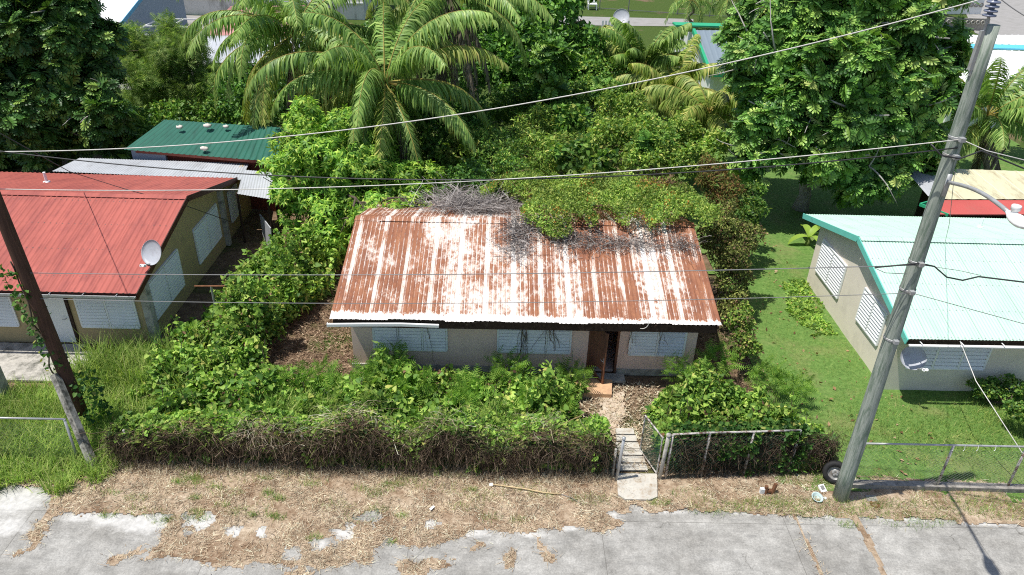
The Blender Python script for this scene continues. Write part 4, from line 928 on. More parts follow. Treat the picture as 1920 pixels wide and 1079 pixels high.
sl = thing('street_lamp', 'white street lamp on a curved steel arm fixed to the wooden pole', 'street lamp', pr(8.75)+[0,-.16,0])
ja = pr(8.78)+[.02,-.17,0]; hd = gp(1893,400,9.16); dv = hd-ja
arm = [ja+dv*t+np.array([0,0,.10*sin(pi*t)]) for t in np.linspace(0, 1, 10)]
m = MB(); m.tube(arm, .038, 9); m.bar(ja+[0,.02,-.3], ja+[0,.02,.16], .09, .05, (0,1,0)); m.obj('arm', M['steel'], sl, True)
ad = dv/np.linalg.norm(dv); fl = np.array([ad[0], ad[1], .02]); fl /= np.linalg.norm(fl)
prf = [(.001,-.06),(.055,-.05),(.075,.04),(.12,.16),(.15,.32),(.14,.46),(.09,.56),(.001,.6)]
hv = MB().lathe(prf, (0,0,0), fl, 18); Vs = np.array(hv.V); Vs[:,2] = np.where(Vs[:,2] > 0, Vs[:,2]*.62, Vs[:,2]*.5)
hdo = obj('lamp_head', Vs+hd, hv.F, M['white'], sl, True)
m = MB(); m.lathe([(.055,0),(.055,.05),(.075,.055),(.078,.12),(.07,.135),(.001,.14)], hd+fl*.12+[0,0,.055], (0,0,1), 16); m.obj('photocell', M['white'], sl, True)
PL0 = np.array([-11.26,15.84,-.02]); PLd = np.array([-.053,0,1.])
lp = thing('utility_pole', 'dark brown wooden utility pole leaning over tall grass at the left edge', 'utility pole', PL0)
zs = np.linspace(.7, 9.6, 10); MB().tube([PL0+PLd*z for z in zs], [.185-.0055*z for z in zs], 14).obj('pole', M['pole_brown'], lp, True)
m = MB(); a = gp(182,888,0); b = PL0+PLd*2.1+np.array([-.16,-.16,0]); m.bar(a-[0,0,.05], b, .16, .18, (0,1,0)); m.obj('concrete_stub', plain('mouldy_concrete', (.30,.29,.26), .9, .2, .3, 7, dirt=(.07,.07,.06), dsc=4, dlo=.42, dhi=.6, bump=.4), lp)
PLt = lambda z: PL0+PLd*z
def wire(label, zR, pts, rad, mat, zRoff=(0,0,0), group='overhead wires between the two utility poles', loops=None, Rp=None):
    Rr = Rp if Rp is not None else pr(zR)+np.array(zRoff); Lx = PL0+PLd*8
    D = (Lx-Rr)[:2]; nx = np.array([-D[1], D[0]]); A = []; bb = []
    for px, py in pts:
        d = np.array(ray(px, py)); t = (Rr[:2]@nx)/(d[:2]@nx); q = d*t+np.array([0,0,H])
        tt = ((q[:2]-Rr[:2])@D)/(D@D); A.append([tt, tt*tt]); bb.append(q[2]-Rr[2])
    sol = np.linalg.lstsq(np.array(A), np.array(bb), rcond=None)[0]
    P = [np.array([*(Rr[:2]+D*t), Rr[2]+sol[0]*t+sol[1]*t*t]) for t in np.linspace(0, 1.0, 40)]
    m = MB(); m.tube(P, rad, 6)
    return setp(m.obj('overhead_wire', mat, None, True), label, 'wire', group)
wire('topmost pale wire rising to the insulator on top of the green pole', 11.72, [(0,287),(640,236),(1280,149)], .011, M['alu'], Rp=it+np.array([0,0,.5]))
wire('pale wire of the upper pair, straight across the red roof ridge', WZ1, [(0,355),(500,354),(1290,313)], .010, M['alu'], (0,-.16,0))
wire('thick dark twisted cable of the upper pair, above the green shed', WZ1-.12, [(0,283),(510,330),(840,341),(1290,318)], .013, M['cable'], (0,-.15,-.05))
wire('grey wire crossing the middle of the rusty roof', WZ2, [(0,511),(620,517),(1130,510)], .010, M['greywire'], (0,-.2,0))
wire('lowest thin grey wire crossing the rusty roof near its eave', WZ3, [(0,558),(620,569),(950,570),(1440,555)], .008, M['greywire'], (0,-.2,0))
def wire3(label, P, rad, mat, group='wires leaving the green pole to the right', sag=0):
    P = [np.array(p, float) for p in P]
    if group.startswith('wires leaving') and P[-1][0] > 10.6: P.append(P[-1]+(P[-1]-P[-2])/np.linalg.norm(P[-1]-P[-2])*22) if len(P) > 2 else P.__setitem__(1, P[0]+(P[1]-P[0])*6)
    if len(P) == 2: P = [P[0]+(P[1]-P[0])*t-np.array([0,0,4*sag*t*(1-t)]) for t in np.linspace(0, 1, 20)]
    m = MB(); m.tube(P, rad, 6); return setp(m.obj('overhead_wire', mat, None, True), label, 'wire', group)
wire3('thin wire from the pole top insulator running out at the top right', [it+[0,0,.5], vp(1980,58,13.2)], .010, M['greywire'], sag=.05)
wire3('pale wire from the upper bracket running out to the right edge', [pr(WZ1)+[0,-.16,0], vp(1850,283,13.7), vp(1990,318,13.2)], .010, M['alu'])
wire3('dark cable drooping off the upper bracket to the right edge', [vp(1745,270,13.75), vp(1765,292,13.65), vp(1800,298,13.6), vp(1840,283,13.6), vp(1880,300,13.5), vp(1990,345,13.2)], .016, M['cable'])
wire3('black cable with a hanging loop right of the lamp pole', [vp(1640,502,13.75), vp(1725,494,13.68), vp(1752,500,13.65), vp(1775,520,13.6), vp(1805,526,13.55), vp(1835,519,13.5), vp(1990,538,13.2)], .017, M['cable'])
wire3('thin straight wire over the mint roof beside the black cable', [pr(WZ2)+[0,-.2,0], vp(1800,508,13.6), vp(1840,517,13.5)], .006, M['greywire'])
wire3('thin wire sloping down over the mint roof from the lower bracket', [pr(WZ3)+[0,-.2,0], vp(1990,625,13.2)], .008, M['greywire'], sag=.04)
wire3('short drooping tie wire against the middle of the green pole', [vp(1640,503,13.7), vp(1660,512,13.7), vp(1700,514,13.68)], .008, M['greywire'])
wire3('thin vertical wire hanging from the lamp arm to the mint roof ridge', [vp(1790,322,15), vp(1780,420,18.5), gp(1772,455,3.62)], .007, M['greywire'])
wire3('pale service wire slanting from the mint roof eave to the lower right corner', [(13.3,17.7,2.42), vp(1830,715,16.2), vp(1975,940,13.3)], .012, M['alu'], 'service wires to the houses')
wire3('dark service wire drooping over the red roof to its gable wall', [PLt(9.0), vp(130,322,24.), vp(235,355,24.), vp(345,385,24.), vp(430,415,26.)], .013, M['cable'], 'service wires to the houses')
# vine climbing the brown pole
rv_ = np.random.default_rng(21); z = rv_.uniform(2.2, 5.2, 300); az = rv_.random(300)*2*pi; rad = .16+.14*rv_.random(300)
p = np.stack([PL0[0]-.053*z-.16+rad*np.cos(az)*.9-.05*(z-3), PL0[1]+rad*np.sin(az), z], 1)
z2 = rv_.uniform(.3, 1.8, 300); rad2 = .2+.22*rv_.random(300); az2 = rv_.random(300)*2*pi
p2 = np.stack([PL0[0]-.053*z2+.25+rad2*np.cos(az2), PL0[1]+.15+rad2*np.sin(az2), z2], 1)
p = np.concatenate([p, p2])
nn = nrm(np.stack([np.cos(np.r_[az,az2]), np.sin(np.r_[az,az2]), .3+0*p[:,0]], 1)); cv = thing('climbing_vine', 'leafy vine clinging to the dark brown utility pole', 'vine', PL0+[-.2,0,.3])
V, F = leaves(p, nn, HEART, .11, rv_); obj('leaves', V, F, M['lf_vine_d'], cv)
m = MB(); m.tube([PL0+PLd*q_+np.array([-.2+.06*sin(q_*5),-.05+.08*cos(q_*4),0]) for q_ in np.linspace(0, 5.4, 24)], .02, 5); m.obj('stem', M['bark_d'], cv, True)
# ================================================================== FENCES
def chain(m, a, b, z0, z1, s=.075, rad=.002):
    a = np.array(a, float); b = np.array(b, float); L = np.linalg.norm((b-a)[:2]); u = (b-a)/L; hh = z1-z0
    for sg in (1, -1):
        k = -hh
        while k < L:
            t0, t1 = max(k, 0.), min(k+hh, L)
            if t1 > t0+.01:
                za, zb = (t0-k), (t1-k)
                if sg < 0: za, zb = hh-za, hh-zb
                m.tube([a+u*t0+[0,0,z0+za], a+u*t1+[0,0,z0+zb]], rad, 3, False)
            k += s*1.41
def fence(name, label, posts, h, rail=True, mesh=True, pm='steel_rust', railz=None, meshmat='greywire', group=None, zb=0, gaps=(), railm='steel'):
    posts = [np.array([p[0], p[1], 0.]) for p in posts]; f = thing(name, label, 'fence', posts[0], group)
    for i, q in enumerate(posts):
        MB().tube([q+[0,0,zb-.03], q+[0,0,h]], .032, 9).lathe([(.036,0),(.036,.03),(.001,.05)], q+[0,0,h-.005]).obj('post', M[pm], f, True)
    if rail:
        m = MB(); m.tube([q+[0,-.0,h+.03] for q in posts], .026, 8); m.obj('top_rail', M[railm], f, True)
    if mesh:
        m = MB()
        for i, (a, b) in enumerate(zip(posts[:-1], posts[1:])):
            if i not in gaps: chain(m, a+[0,-.04,0], b+[0,-.04,0], zb+.05, h-.08)
        m.obj('chain_link_mesh', M[meshmat], f)
    return f
M['meshgreen'] = plain('green_coated_wire', (.03,.10,.075), .6, .3, .3)
fr_ = fence('chain_link_fence', 'chain link fence with rust spotted posts in front of the lawn', [(9.35,14.28),(11.62,14.28),(13.5,14.28),(15.4,14.27),(17.3,14.25),(19.2,14.22),(21.1,14.2)], 1.48, zb=.18)
m = MB()
for px in (1788,1809,1834,1867):
    a = vp(px, 838, 14.25); m.tube([a+[0,0,.04], a+[.0,-.03,-.07], a+[-.04,-.05,-.10]], .006, 5)
m.obj('rail_hook', M['white'], fr_)
fence('chain_link_fence', 'short chain link fence overgrown right of the entrance path', [(4.50,14.45),(5.47,14.55),(6.62,14.62),(7.85,14.72)], 1.5, pm='steel_rust', meshmat='meshgreen', railm='steel_rust')
fence('chain_link_fence', 'long sagging chain link fence buried in dead vines left of the path', [(-9.6,14.8),(-7.2,14.75),(-5.,14.72),(-2.8,14.66),(-.6,14.68),(1.4,14.6),(3.1,14.45)], .98, rail=False, pm='concrete_old', meshmat='meshgreen')
fence('chain_link_fence', 'pale railed chain link fence in tall grass at the left edge', [(-10.9,14.62),(-12.95,14.62),(-15.,14.62)], 1.45, pm='steel')
gt = thing('mesh_gate', 'green mesh gate swung open beside the entrance steps', 'gate', (4.32,14.5,0))
m = MB(); ga, gb2 = np.array([4.28,14.55,0]), np.array([3.98,15.45,0]); m.tube([ga+[0,0,.05], ga+[0,0,1.35]], .022, 7).tube([gb2+[0,0,.05], gb2+[0,0,1.3]], .022, 7).tube([ga+[0,0,1.33], gb2+[0,0,1.3]], .022, 7).tube([ga+[0,0,.1], gb2+[0,0,.1]], .022, 7); m.obj('frame', M['steel_rust'], gt)
m = MB(); chain(m, ga, gb2, .1, 1.3, .05, .004); m.obj('mesh', M['meshgreen'], gt)
gpst = [((3.18,14.32),1.45,.04,'grey gate post left of the entrance slab','steel'),((4.33,14.42),1.5,.05,'leaning grey gate post right of the entrance slab','concrete_old')]
for (q, hh, rr_, lb, mm) in gpst: setp(MB().tube([(q[0],q[1],-.03),(q[0]+.03,q[1],hh*.5),(q[0]+.06,q[1]+.02,hh)], rr_, 9).lathe([(rr_*1.25,0),(rr_*1.25,.04),(.001,.06)], (q[0]+.06,q[1]+.02,hh)).obj('gate_post', M[mm], None, True), lb, 'post', 'gate posts at the entrance')
for q, hh, lb in (((2.80,16.05),.62,'rusty brown stub post on the left side of the path'),((4.55,15.55),.55,'rusty brown stub post on the right side of the path')):
    m = MB().box(q[0]-.05,q[1]-.05,0,q[0]+.05,q[1]+.05,hh).prism([(q[0]-.05,q[1]-.05,hh),(q[0]+.05,q[1]-.05,hh),(q[0]+.05,q[1]-.05,hh+.05)], (0,.1,0)); setp(m.obj('stub_post', M['rust']), lb, 'post', 'stub posts along the path')
b = gp(5,745,0); m = MB(); m.prism([b+[-.18,-.18,0],b+[.18,-.18,0],b+[.18,.18,0],b+[-.18,.18,0]], (-.05,0,1.1)); m.tube([b+[-.05,0,1.1], b+[-.06,0,1.16]], .1, 8)
setp(m.obj('concrete_post', M['concrete_old']), 'mouldy grey concrete post at the left edge above the tall grass', 'post')
kb = MB(); kb.prism([(9.2,14.2,0),(23,14.05,0),(23,14.05,.17),(9.2,14.2,.17)], (0,.2,0)); setp(kb.obj('low_kerb_wall', M['kerb']), 'low stained concrete kerb under the lawn fence', 'low wall')
cs = thing('concrete_steps', 'shallow white concrete steps between the gate posts', 'steps', (3.7,15.2,0))
xa, xb = 3.25, 4.08
for i in range(6):
    y0 = 14.72+i*.26+.012*((i*7)%3-1); z0 = .05+.02*i; sh = -.02*i+ .03*i
    m = MB(); m.prism([(xa+.03*i,y0,0),(xb-.035*i,y0+.01,0),(xb-.035*i,y0+.01,z0),(xa+.03*i,y0,z0)], (.01*((i*5)%3-1),.238,.0)); m.obj('tread', M['concrete_white'], cs)
m = MB(); m.prism([gp(1156,893,0),gp(1231,893,0),gp(1232,936,0),gp(1218,942,0),gp(1172,941,0),gp(1158,932,0)], (0,0,.09)); setp(m.obj('entrance_slab', M['concrete_white']), 'pale concrete slab bridging the verge before the steps', 'slab')
# ================================================================== SMALL THINGS
def wheel(c, ax, R, w):
    t = thing('car_wheel', 'black tyre with grey steel rim leaning behind the wooden utility pole', 'wheel', (c[0],c[1],0)); ax = np.array(ax, float); ax /= np.linalg.norm(ax)
    MB().lathe([(R*.6,-w/2),(R*.9,-w/2),(R,-w*.35),(R*1.01,0),(R,w*.35),(R*.9,w/2),(R*.6,w/2),(R*.58,0),(R*.6,-w/2)], c, ax, 32).obj('tyre', M['rubber'], t, True)
    m = MB(); m.lathe([(R*.6,w*.4),(R*.56,w*.42),(R*.54,w*.1),(R*.3,w*.16),(R*.26,w*.3),(R*.1,w*.32),(.001,w*.25)], c, ax, 24); m.obj('rim', M['rim'], t, True)
    m = MB(); e = np.cross(ax, [0,0,1.]); e /= np.linalg.norm(e); g = np.cross(ax, e)
    for i in range(5): a = 2*pi*i/5; m.lathe([(.022,0),(.022,.02),(.001,.022)], c+ax*w*.24+R*.2*(cos(a)*e+sin(a)*g), ax, 7)
    m.obj('wheel_nut', M['steel'], t)
wheel(gp(1566,890,.3)+np.array([.03,.08,0]), (-.35,-.8,.35), .31, .19)
c = gp(1529,937,.01); po = thing('plastic_pot', 'pale blue white round bowl lying on the verge beside the pole', 'bowl', c)
MB().lathe([(.001,.03),(.085,.03),(.125,.10),(.15,.12),(.15,.135),(.115,.115),(.08,.0),(.001,0)], c, (.1,-.25,1), 20).obj('bowl', plain('pale_aqua_plastic', (.45,.56,.55), .5), po, True)
m = MB(); m.lathe([(.001,0),(.035,.0),(.045,.05),(.03,.09),(.001,.095)], c+[.2,.02,.01], (.8,-.2,.5), 10).tube([c+[.12,0,.05], c+[.22,.01,.07]], .018, 6); m.obj('spout', M['white'], po, True)
c = gp(1545,925,.0); bx = thing('broken_box', 'small grey broken plastic box next to the tyre', 'box', c); u1 = np.array([.16,.05,0]); u2 = np.array([-.03,.15,.05])
m = MB(); m.prism([c-u1*.5,c+u1*.5,c+u1*.5+u2*1.3,c-u1*.5+u2*1.3], (0,0,.05)); m.obj('body', M['offwhite'], bx)
m = MB(); k0 = c+u2*.35+[0,0,.055]; m.prism([k0-u1*.3,k0+u1*.3,k0+u1*.3+u2*.7,k0-u1*.3+u2*.7], (0,0,.008)); m.obj('panel', M['greywire'], bx)
c = gp(1441,928,.0); jk = thing('scrap_pile', 'rusty scrap metal pipes half hidden in weeds on the verge', 'scrap metal', c); m = MB()
for a, b, r_ in (((-.08,0,0),(-.1,.02,.28),.05),((.07,0,0),(.14,.05,.34),.05),((-.05,.02,.12),(.12,.04,.10),.06)): m.tube([c+a, c+b], r_, 9)
m.obj('pipe', M['rust'], jk); m = MB().box(c[0]-.24,c[1]-.02,0,c[0]-.1,c[1]+.06,.2); m.obj('block', M['offwhite'], jk)
c = gp(1640,947,.03); m = MB().lathe([(.001,.0),(.05,.0),(.06,.02),(.125,.02),(.13,.0),(.13,-.03)], c, (0,0,1), 18); setp(m.obj('meter_cover', M['rust']), 'small round rusty cover in the verge right of the pole', 'drain cover')
c = gp(1633,936,.02); m = MB().prism([c+[-.14,-.1,0],c+[.13,-.11,0],c+[.15,.1,0],c+[-.12,.11,0]], (0,0,.035)); m.box(c[0]-.06,c[1]-.02,c[2]+.035,c[0]+.06,c[1]+.02,c[2]+.045); setp(m.obj('meter_box', M['kerb']), 'small square concrete meter box above the rusty cover', 'meter box')
q = [gp(920,908,.08), gp(985,917,.1), gp(1020,924,.09), gp(1052,927,.07)]; m = MB().tube(q, [.018,.017,.016,.02], 6); setp(m.obj('bamboo_stick', plain('pale_cane', (.55,.42,.24)), None, True), 'long pale cane stick lying on the dry verge', 'stick')
q = [gp(1052,927,.06), gp(1090,945,.05)]; setp(MB().tube([q[0], (q[0]+q[1])/2+[0,.03,.02], q[1]], [.012,.011,.006], 6).obj('twig', M['twig'], None, True), 'thin grey twig beyond the end of the cane stick', 'twig')
def scrap(px, py, sx, sy, a, lb, mat='white', nm='litter_scrap'):
    c = gp(px, py, .08); e = np.array([cos(a),sin(a),0]); g = np.array([-sin(a),cos(a),.2]); m = MB(); m.prism([c-e*sx-g*sy,c+e*sx-g*sy*.8,c+e*sx*.9+g*sy,c-e*sx*.8+g*sy], (0,0,.01)); m.prism([c-e*sx*.4,c+e*sx*.5,c+e*sx*.3+[0,0,.03]], g*sy*.6)
    setp(m.obj(nm, M[mat]), lb, 'litter', 'litter on the verge')
scrap(810,953,.08,.03,.9,'long white scrap of litter in the middle of the dry verge'); scrap(921,909,.05,.04,0,'small white scrap at the left tip of the cane stick')
scrap(398,868,.03,.03,.3,'tiny white scrap near the dark hedge at the left')
scrap(940,897,.06,.05,.3,'yellow fallen leaf on the verge just above the cane stick', 'lf_yellow' if 'lf_yellow' in M else 'yellow_roof', 'fallen_leaf')
tp = thing('clothes_post', 'rusty T shaped clothes post in the bushes beside the tan gable wall', 'clothes post', gp(395,600))
a, b = vp(365,537,21.6), vp(427,537,21.4); c = (a+b)/2; MB().tube([a, b], .035, 8).obj('crossbar', M['rust'], tp); MB().tube([c*[1,1,0], c], .04, 8).obj('post', M['steel'], tp)
# ================================================================== VEGETATION
def gauss(L): return lambda x, y: sum(h*np.exp(-(((x-a)/sx)**2+((y-b)/sy)**2)) for a, b, sx, sy, h in L)
# --- creeper thickets in the front yard
hA = gauss([(-3.2,17.6,.9,.8,.75),(-.9,17.4,.7,.7,.25),(.35,17.5,.35,.45,.35),(1.3,17.2,.8,.6,.45),(1.6,16.4,.8,.7,.5),(-5.5,16.8,1.6,1.,.35),(-2.,16.,6,.9,.35),(-7.5,16.5,1.6,1.3,.5)])
def hAA(x, y): return (.25+hA(x, y))*np.clip((fbm(x*1.5, y*1.5)-.26)*3.6, .06, 2.2)+.34*N3(x*2.6, y*2.6)-.08
PA = [(-9.8,14.7),(2.9,14.5),(2.75,15.6),(2.5,16.3),(2.4,17.8),(1.9,18.5),(-.2,18.3),(-3.2,18.9),(-4.2,18.7),(-4.9,17.9),(-6.3,17.6),(-8.5,18.1),(-9.7,17.2)]
ra = np.random.default_rng(31)
cA = thing('vine_thicket', 'long green vine thicket between the rusty house and the road fence', 'vine thicket', (-3,16.5,0), 'vine thickets in the overgrown yard')
hfield(PA, hAA, 20000, HEART, .12, ra, 'leaves', M['lf_vine'], cA, .75, sv=.6)
def masked(hf, n0, lo): return lambda x, y: np.where(n0(x*.9, y*.9) > lo, hf(x, y)*1.08, hf(x, y)*.35)
hfield(PA, masked(hAA, N1, .55), 9000, LANCE, .20, ra, 'long_leaves', M['lf_bush_y'], cA, sv=.5); hfield(PA, masked(hAA, N3, .6), 3200, HEART, .18, ra, 'broad_leaves', M['lf_vine'], cA, .3, sv=.4)
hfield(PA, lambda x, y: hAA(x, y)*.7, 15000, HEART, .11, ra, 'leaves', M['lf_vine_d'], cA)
x, y = scatter([(-6.5,14.8),(2.5,14.7),(1.5,16.4),(-6.5,16.6)], 9000, ra); k = N3(x*.8, y*.8) > .3; x, y = x[k], y[k]; V, F = blades(x, y, hAA(x, y)*.8, .42, ra, .55, .7); obj('grass_blades', V, F, M['grass'], cA)
for c_, p_, h_, n_ in ((cA, PA, hAA, 3600), (None, None, None, 0)):
    if c_: hfield(p_, masked(h_, N2, .62), n_, LEAF2, .12, ra, 'dead_leaves', M['lf_dead'], c_, .8)
# feathery sprigs poking out
def sprigs(par, pts, n, hh, rad, sd, mat='lf_feather', size=.3):
    q = np.random.default_rng(sd); P = []; N_ = []
    for c in pts:
        a = q.random(n)*2*pi; rr_ = rad*np.sqrt(q.random(n)); z = hh*q.random(n)**.7
        P.append(np.stack([c[0]+rr_*np.cos(a), c[1]+rr_*np.sin(a), c[2]+z], 1)); N_.append(nrm(np.stack([np.cos(a), np.sin(a), .9+0*a], 1)))
    V, F = leaves(np.concatenate(P), np.concatenate(N_), FEATHER, size, q, .6, .1, 1.); return obj('feathery_leaves', V, F, M[mat], par)
M['lf_sprig'] = leafmat('fern_green_sprig', None, .35, .5, .25, .9, .3, rnd=[(0,(.04,.12,.015)),(.5,(.085,.19,.022)),(1,(.16,.27,.04))])
sprigs(cA, [(*gp(745,720)[:2],.35),(*gp(700,740)[:2],.3),(*gp(1070,735)[:2],.05),(*gp(1000,775)[:2],.1),(*gp(640,770)[:2],.2),(*gp(880,770)[:2],.2),(*gp(1040,785)[:2],.1),(*gp(520,760)[:2],.2),(*gp(950,730)[:2],.25),(*gp(780,760)[:2],.2),(*gp(600,740)[:2],.2)], 130, .75, .45, 3, 'lf_sprig', .33)
# left bank
hB = gauss([(-8.2,19.6,1.6,1.6,1.15),(-7.3,22.3,1.3,1.8,1.5),(-9.6,18.6,1.5,1.1,.6),(-6.9,25,1.,1.4,1.4),(-8.8,24,.9,1.6,1.0),(-9.,21.3,.8,.8,.4)])
def hBB(x, y): return (.12+hB(x, y))*np.clip((fbm(x*1.2+4, y*1.2)-.26)*3.4, .08, 2.1)+.36*N3(x*2.3, y*2.3)-.08
PB = [(-10.7,17.2),(-8.6,17.),(-7.3,17.5),(-7.1,18.6),(-7.3,20.2),(-7.,21.6),(-6.3,23.2),(-6.2,26.8),(-9.3,26.6),(-9.8,23),(-10.3,20.2)]
cB = thing('vine_thicket', 'tall bank of heart leaved vines beside the tan gable wall', 'vine thicket', (-8,20,0), 'vine thickets in the overgrown yard')
hfield(PB, hBB, 17000, HEART, .11, ra, 'leaves', M['lf_vine'], cB, .8, sv=.5); hfield(PB, masked(hBB, N1, .55), 7000, LANCE, .20, ra, 'long_leaves', M['lf_bush_y'], cB, sv=.5); hfield(PB, masked(hBB, N3, .55), 3000, HEART, .18, ra, 'broad_leaves', M['lf_vine'], cB, .3, sv=.4)
hfield(PB, masked(hBB, N2, .6), 3000, LEAF2, .12, ra, 'dead_leaves', M['lf_dead'], cB, .8)
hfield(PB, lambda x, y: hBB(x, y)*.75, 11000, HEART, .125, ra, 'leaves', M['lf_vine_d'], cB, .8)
# right bush
hC = gauss([(5.6,16.9,.9,.8,.95),(6.9,16.6,.8,.7,.6),(8.0,16.2,.8,.7,.55),(5.2,15.7,.8,.6,.45),(8.7,15.2,.55,.5,.5),(7.,15.4,1.,.5,.4)])
def hCC(x, y): return (.12+hC(x, y))*np.clip((fbm(x*1.5+9, y*1.5)-.25)*3.2, .1, 1.9)+.26*N3(x*2.8, y*2.8)-.05
PC = [(4.55,14.75),(8.4,14.9),(9.2,15.0),(9.1,16.2),(8.7,17.3),(7.6,17.7),(6.4,18.0),(5.2,18.0),(4.7,17.3),(4.45,16.)]
cC = thing('vine_thicket', 'rounded vine mound over a bush right of the entrance path', 'vine thicket', (6.5,16.5,0), 'vine thickets in the overgrown yard')
hfield(PC, hCC, 13000, HEART, .105, ra, 'leaves', M['lf_vine'], cC, .7, sv=.5); hfield(PC, masked(hCC, N1, .5), 5000, LANCE, .20, ra, 'long_leaves', M['lf_bush_y'], cC, sv=.5)
hfield(PC, masked(hCC, N2, .62), 1400, LEAF2, .12, ra, 'dead_leaves', M['lf_dead'], cC, .8)
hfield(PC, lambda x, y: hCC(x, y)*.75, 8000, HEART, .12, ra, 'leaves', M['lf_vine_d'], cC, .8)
x, y = scatter([(4.5,14.9),(7.8,14.9),(7.4,16.),(4.6,16.2)], 2600, ra); V, F = blades(x, y, hCC(x, y)*.6, .38, ra, .6, .7); obj('grass_blades', V, F, M['grass'], cC)
sprigs(cC, [(*gp(1275,740)[:2],.5),(*gp(1430,745)[:2],.4),(*gp(1340,720)[:2],.5),(*gp(1480,760)[:2],.3)], 110, .6, .45, 5, 'lf_sprig', .33)
def stalks(par, pts, q, hh=(.3,.75), nl=16, sz=.125):
    P = []; N_ = []; m = MB()
    for x0, y0, z0 in pts:
        h_ = q.uniform(*hh); lean = q.normal(size=2)*.22; k = int(nl*h_/.6); t_ = q.random(k)**.8
        az = q.random(k)*2*pi; P.append(np.stack([x0+lean[0]*t_*h_+.05*np.cos(az), y0+lean[1]*t_*h_+.05*np.sin(az), z0+h_*t_], 1)); N_.append(np.stack([np.cos(az), np.sin(az), .35+0*az], 1))
        m.tube([(x0,y0,z0-.2),(x0+lean[0]*h_*.5,y0+lean[1]*h_*.5,z0+h_*.5),(x0+lean[0]*h_,y0+lean[1]*h_,z0+h_)], [.012,.010,.005], 4)
    V, F = leaves(np.concatenate(P), nrm(np.concatenate(N_)), HEART, sz, q, .3, .45, 1.1, .5); tf = np.array([g for f in m.F if len(f) == 4 for g in ((f[0],f[1],f[2]),(f[0],f[2],f[3]))]); k = len(F); V2, F2 = join([(V, F), (np.array(m.V), tf)]); obj('stalk_leaves', V2, F2, [M['lf_vine'], M['bark_d']], par, mi=np.r_[np.zeros(k, int), np.ones(len(tf), int)])
qs = np.random.default_rng(77)
def stk(par, poly, hf, n):
    x, y = scatter(poly, n, qs, .2); stalks(par, list(zip(x, y, hf(x, y)*.75)), qs)
stk(cA, PA, hAA, 150); stk(cA, [(-3.6,18.1),(2.2,17.6),(2.2,18.3),(-3.6,18.7)], hAA, 14); stk(cB, PB, hBB, 110); stk(cC, PC, hCC, 60)
# --- dead vine thatch on the fence
ft = thing('dead_vine_hedge', 'hedge of dry brown vines smothering the long fence along the verge', 'hedge', (-3,14.5,0))
def fx(n, q): 
    x = q.uniform(-10.0, 3.05, n); return x, 14.80-.012*(x+9)+.16*(N2(x*1.2, x*0+8)-.5)
q = np.random.default_rng(41)
HT = lambda x: (.50+1.35*fbm(x*.8, x*0+2)+.25*(N2(x*3.1, x*0)-.5))*np.clip(.66+.055*(x+9.8), .66, 1.02)
M['hedge_stem'] = leafmat('dead_hedge_stem', None, .1, .85, .1, .9, .5, rnd=[(0,(.02,.015,.011)),(.45,(.06,.042,.03)),(.85,(.14,.10,.07)),(1,(.28,.22,.16))], gain=1.1)  # darker than the thatch: shadow of the hedge front put into the stem colour
x, y = fx(10000, q); z0 = HT(x)*(.55+.52*q.random(len(x)))
a = np.stack([x, y-.02+q.normal(0, .17, len(x)), z0], 1); d = rdir(len(x), q)*np.array([1.,.55,.8]); d[:,2] -= .25; b = a+d*(.2+.5*q.random(len(x)))[:,None]; b[:,1] = np.minimum(b[:,1], 15.1); b[:,2] = np.maximum(b[:,2], .02)
V, F = strands(a, b, q.uniform(-.12,.12,len(x)), q, .002+.0045*q.random(len(x))**2, 6, .12); obj('dead_stems', V, F, M['hedge_stem'], ft)
x, y = fx(3500, q); a = np.stack([x, y-.02*q.random(len(x)), HT(x)*(.5+.5*q.random(len(x)))], 1); b = a+np.stack([q.normal(0,.3,len(x)), -.12-.35*q.random(len(x)), -q.uniform(.1,.7,len(x))], 1); b[:,2] = np.maximum(b[:,2], .02)
V, F = strands(a, b, q.uniform(0,.15,len(x)), q, .002+.004*q.random(len(x)), 6, .12); obj('hanging_stems', V, F, M['hedge_stem'], ft)
x, y = fx(12000, q); a = np.stack([x, y+.06+.3*q.random(len(x)), q.uniform(.0,.5,len(x))], 1); b = a+np.stack([q.normal(0,.22,len(x)), -.25*q.random(len(x)), q.uniform(.1,.6,len(x))], 1)
M['lf_hedge'] = leafmat('dark_hedge_leaf', None, .15, .6, .2, .8, .4, rnd=[(0,(.015,.035,.010)),(.5,(.035,.065,.018)),(.85,(.075,.11,.03)),(1,(.15,.12,.06))])
V, F = strands(a, b, q.uniform(-.1,.1,len(x)), q, .003+.005*q.random(len(x)), 5, .09); obj('dark_blades', V, F, M['lf_hedge'], ft)
x, y = fx(30000, q); zz_ = HT(x)*1.02*q.random(len(x))**.75; p = np.stack([x, y-.18+.45*q.random(len(x))+.26*np.clip(1-zz_/.8, 0, 1), zz_], 1); k = (N2(x*1.7, p[:,2]*3.) > np.where(x > -1, .25, .38)); p = p[k]; x = x[k]
V, F = leaves(p, np.tile([[0,-.6,.5]], (len(x),1)), LEAF2, .085, q, sv=.5); obj('leaves', V, F, M['lf_hedge'], ft)
x = q.uniform(-9.9, 2.95, 17000); p = np.stack([x, 14.62+.85*q.random(len(x)), HT(x)*.9+.22*q.random(len(x))], 1)
p[:,2] -= np.clip(14.85-p[:,1], 0, 1)*5.*q.random(len(x))*np.clip(N1(x*.9, x*0+3)*1.5-.2, 0, 1)
k = N2(x*.8, p[:,1]*2.5) > .33; V, F = leaves(p[k], np.tile([[0,-.3,.9]], (k.sum(),1)), HEART, .10, q, sv=.5); obj('vine_leaves', V, F, M['lf_vine'], ft)
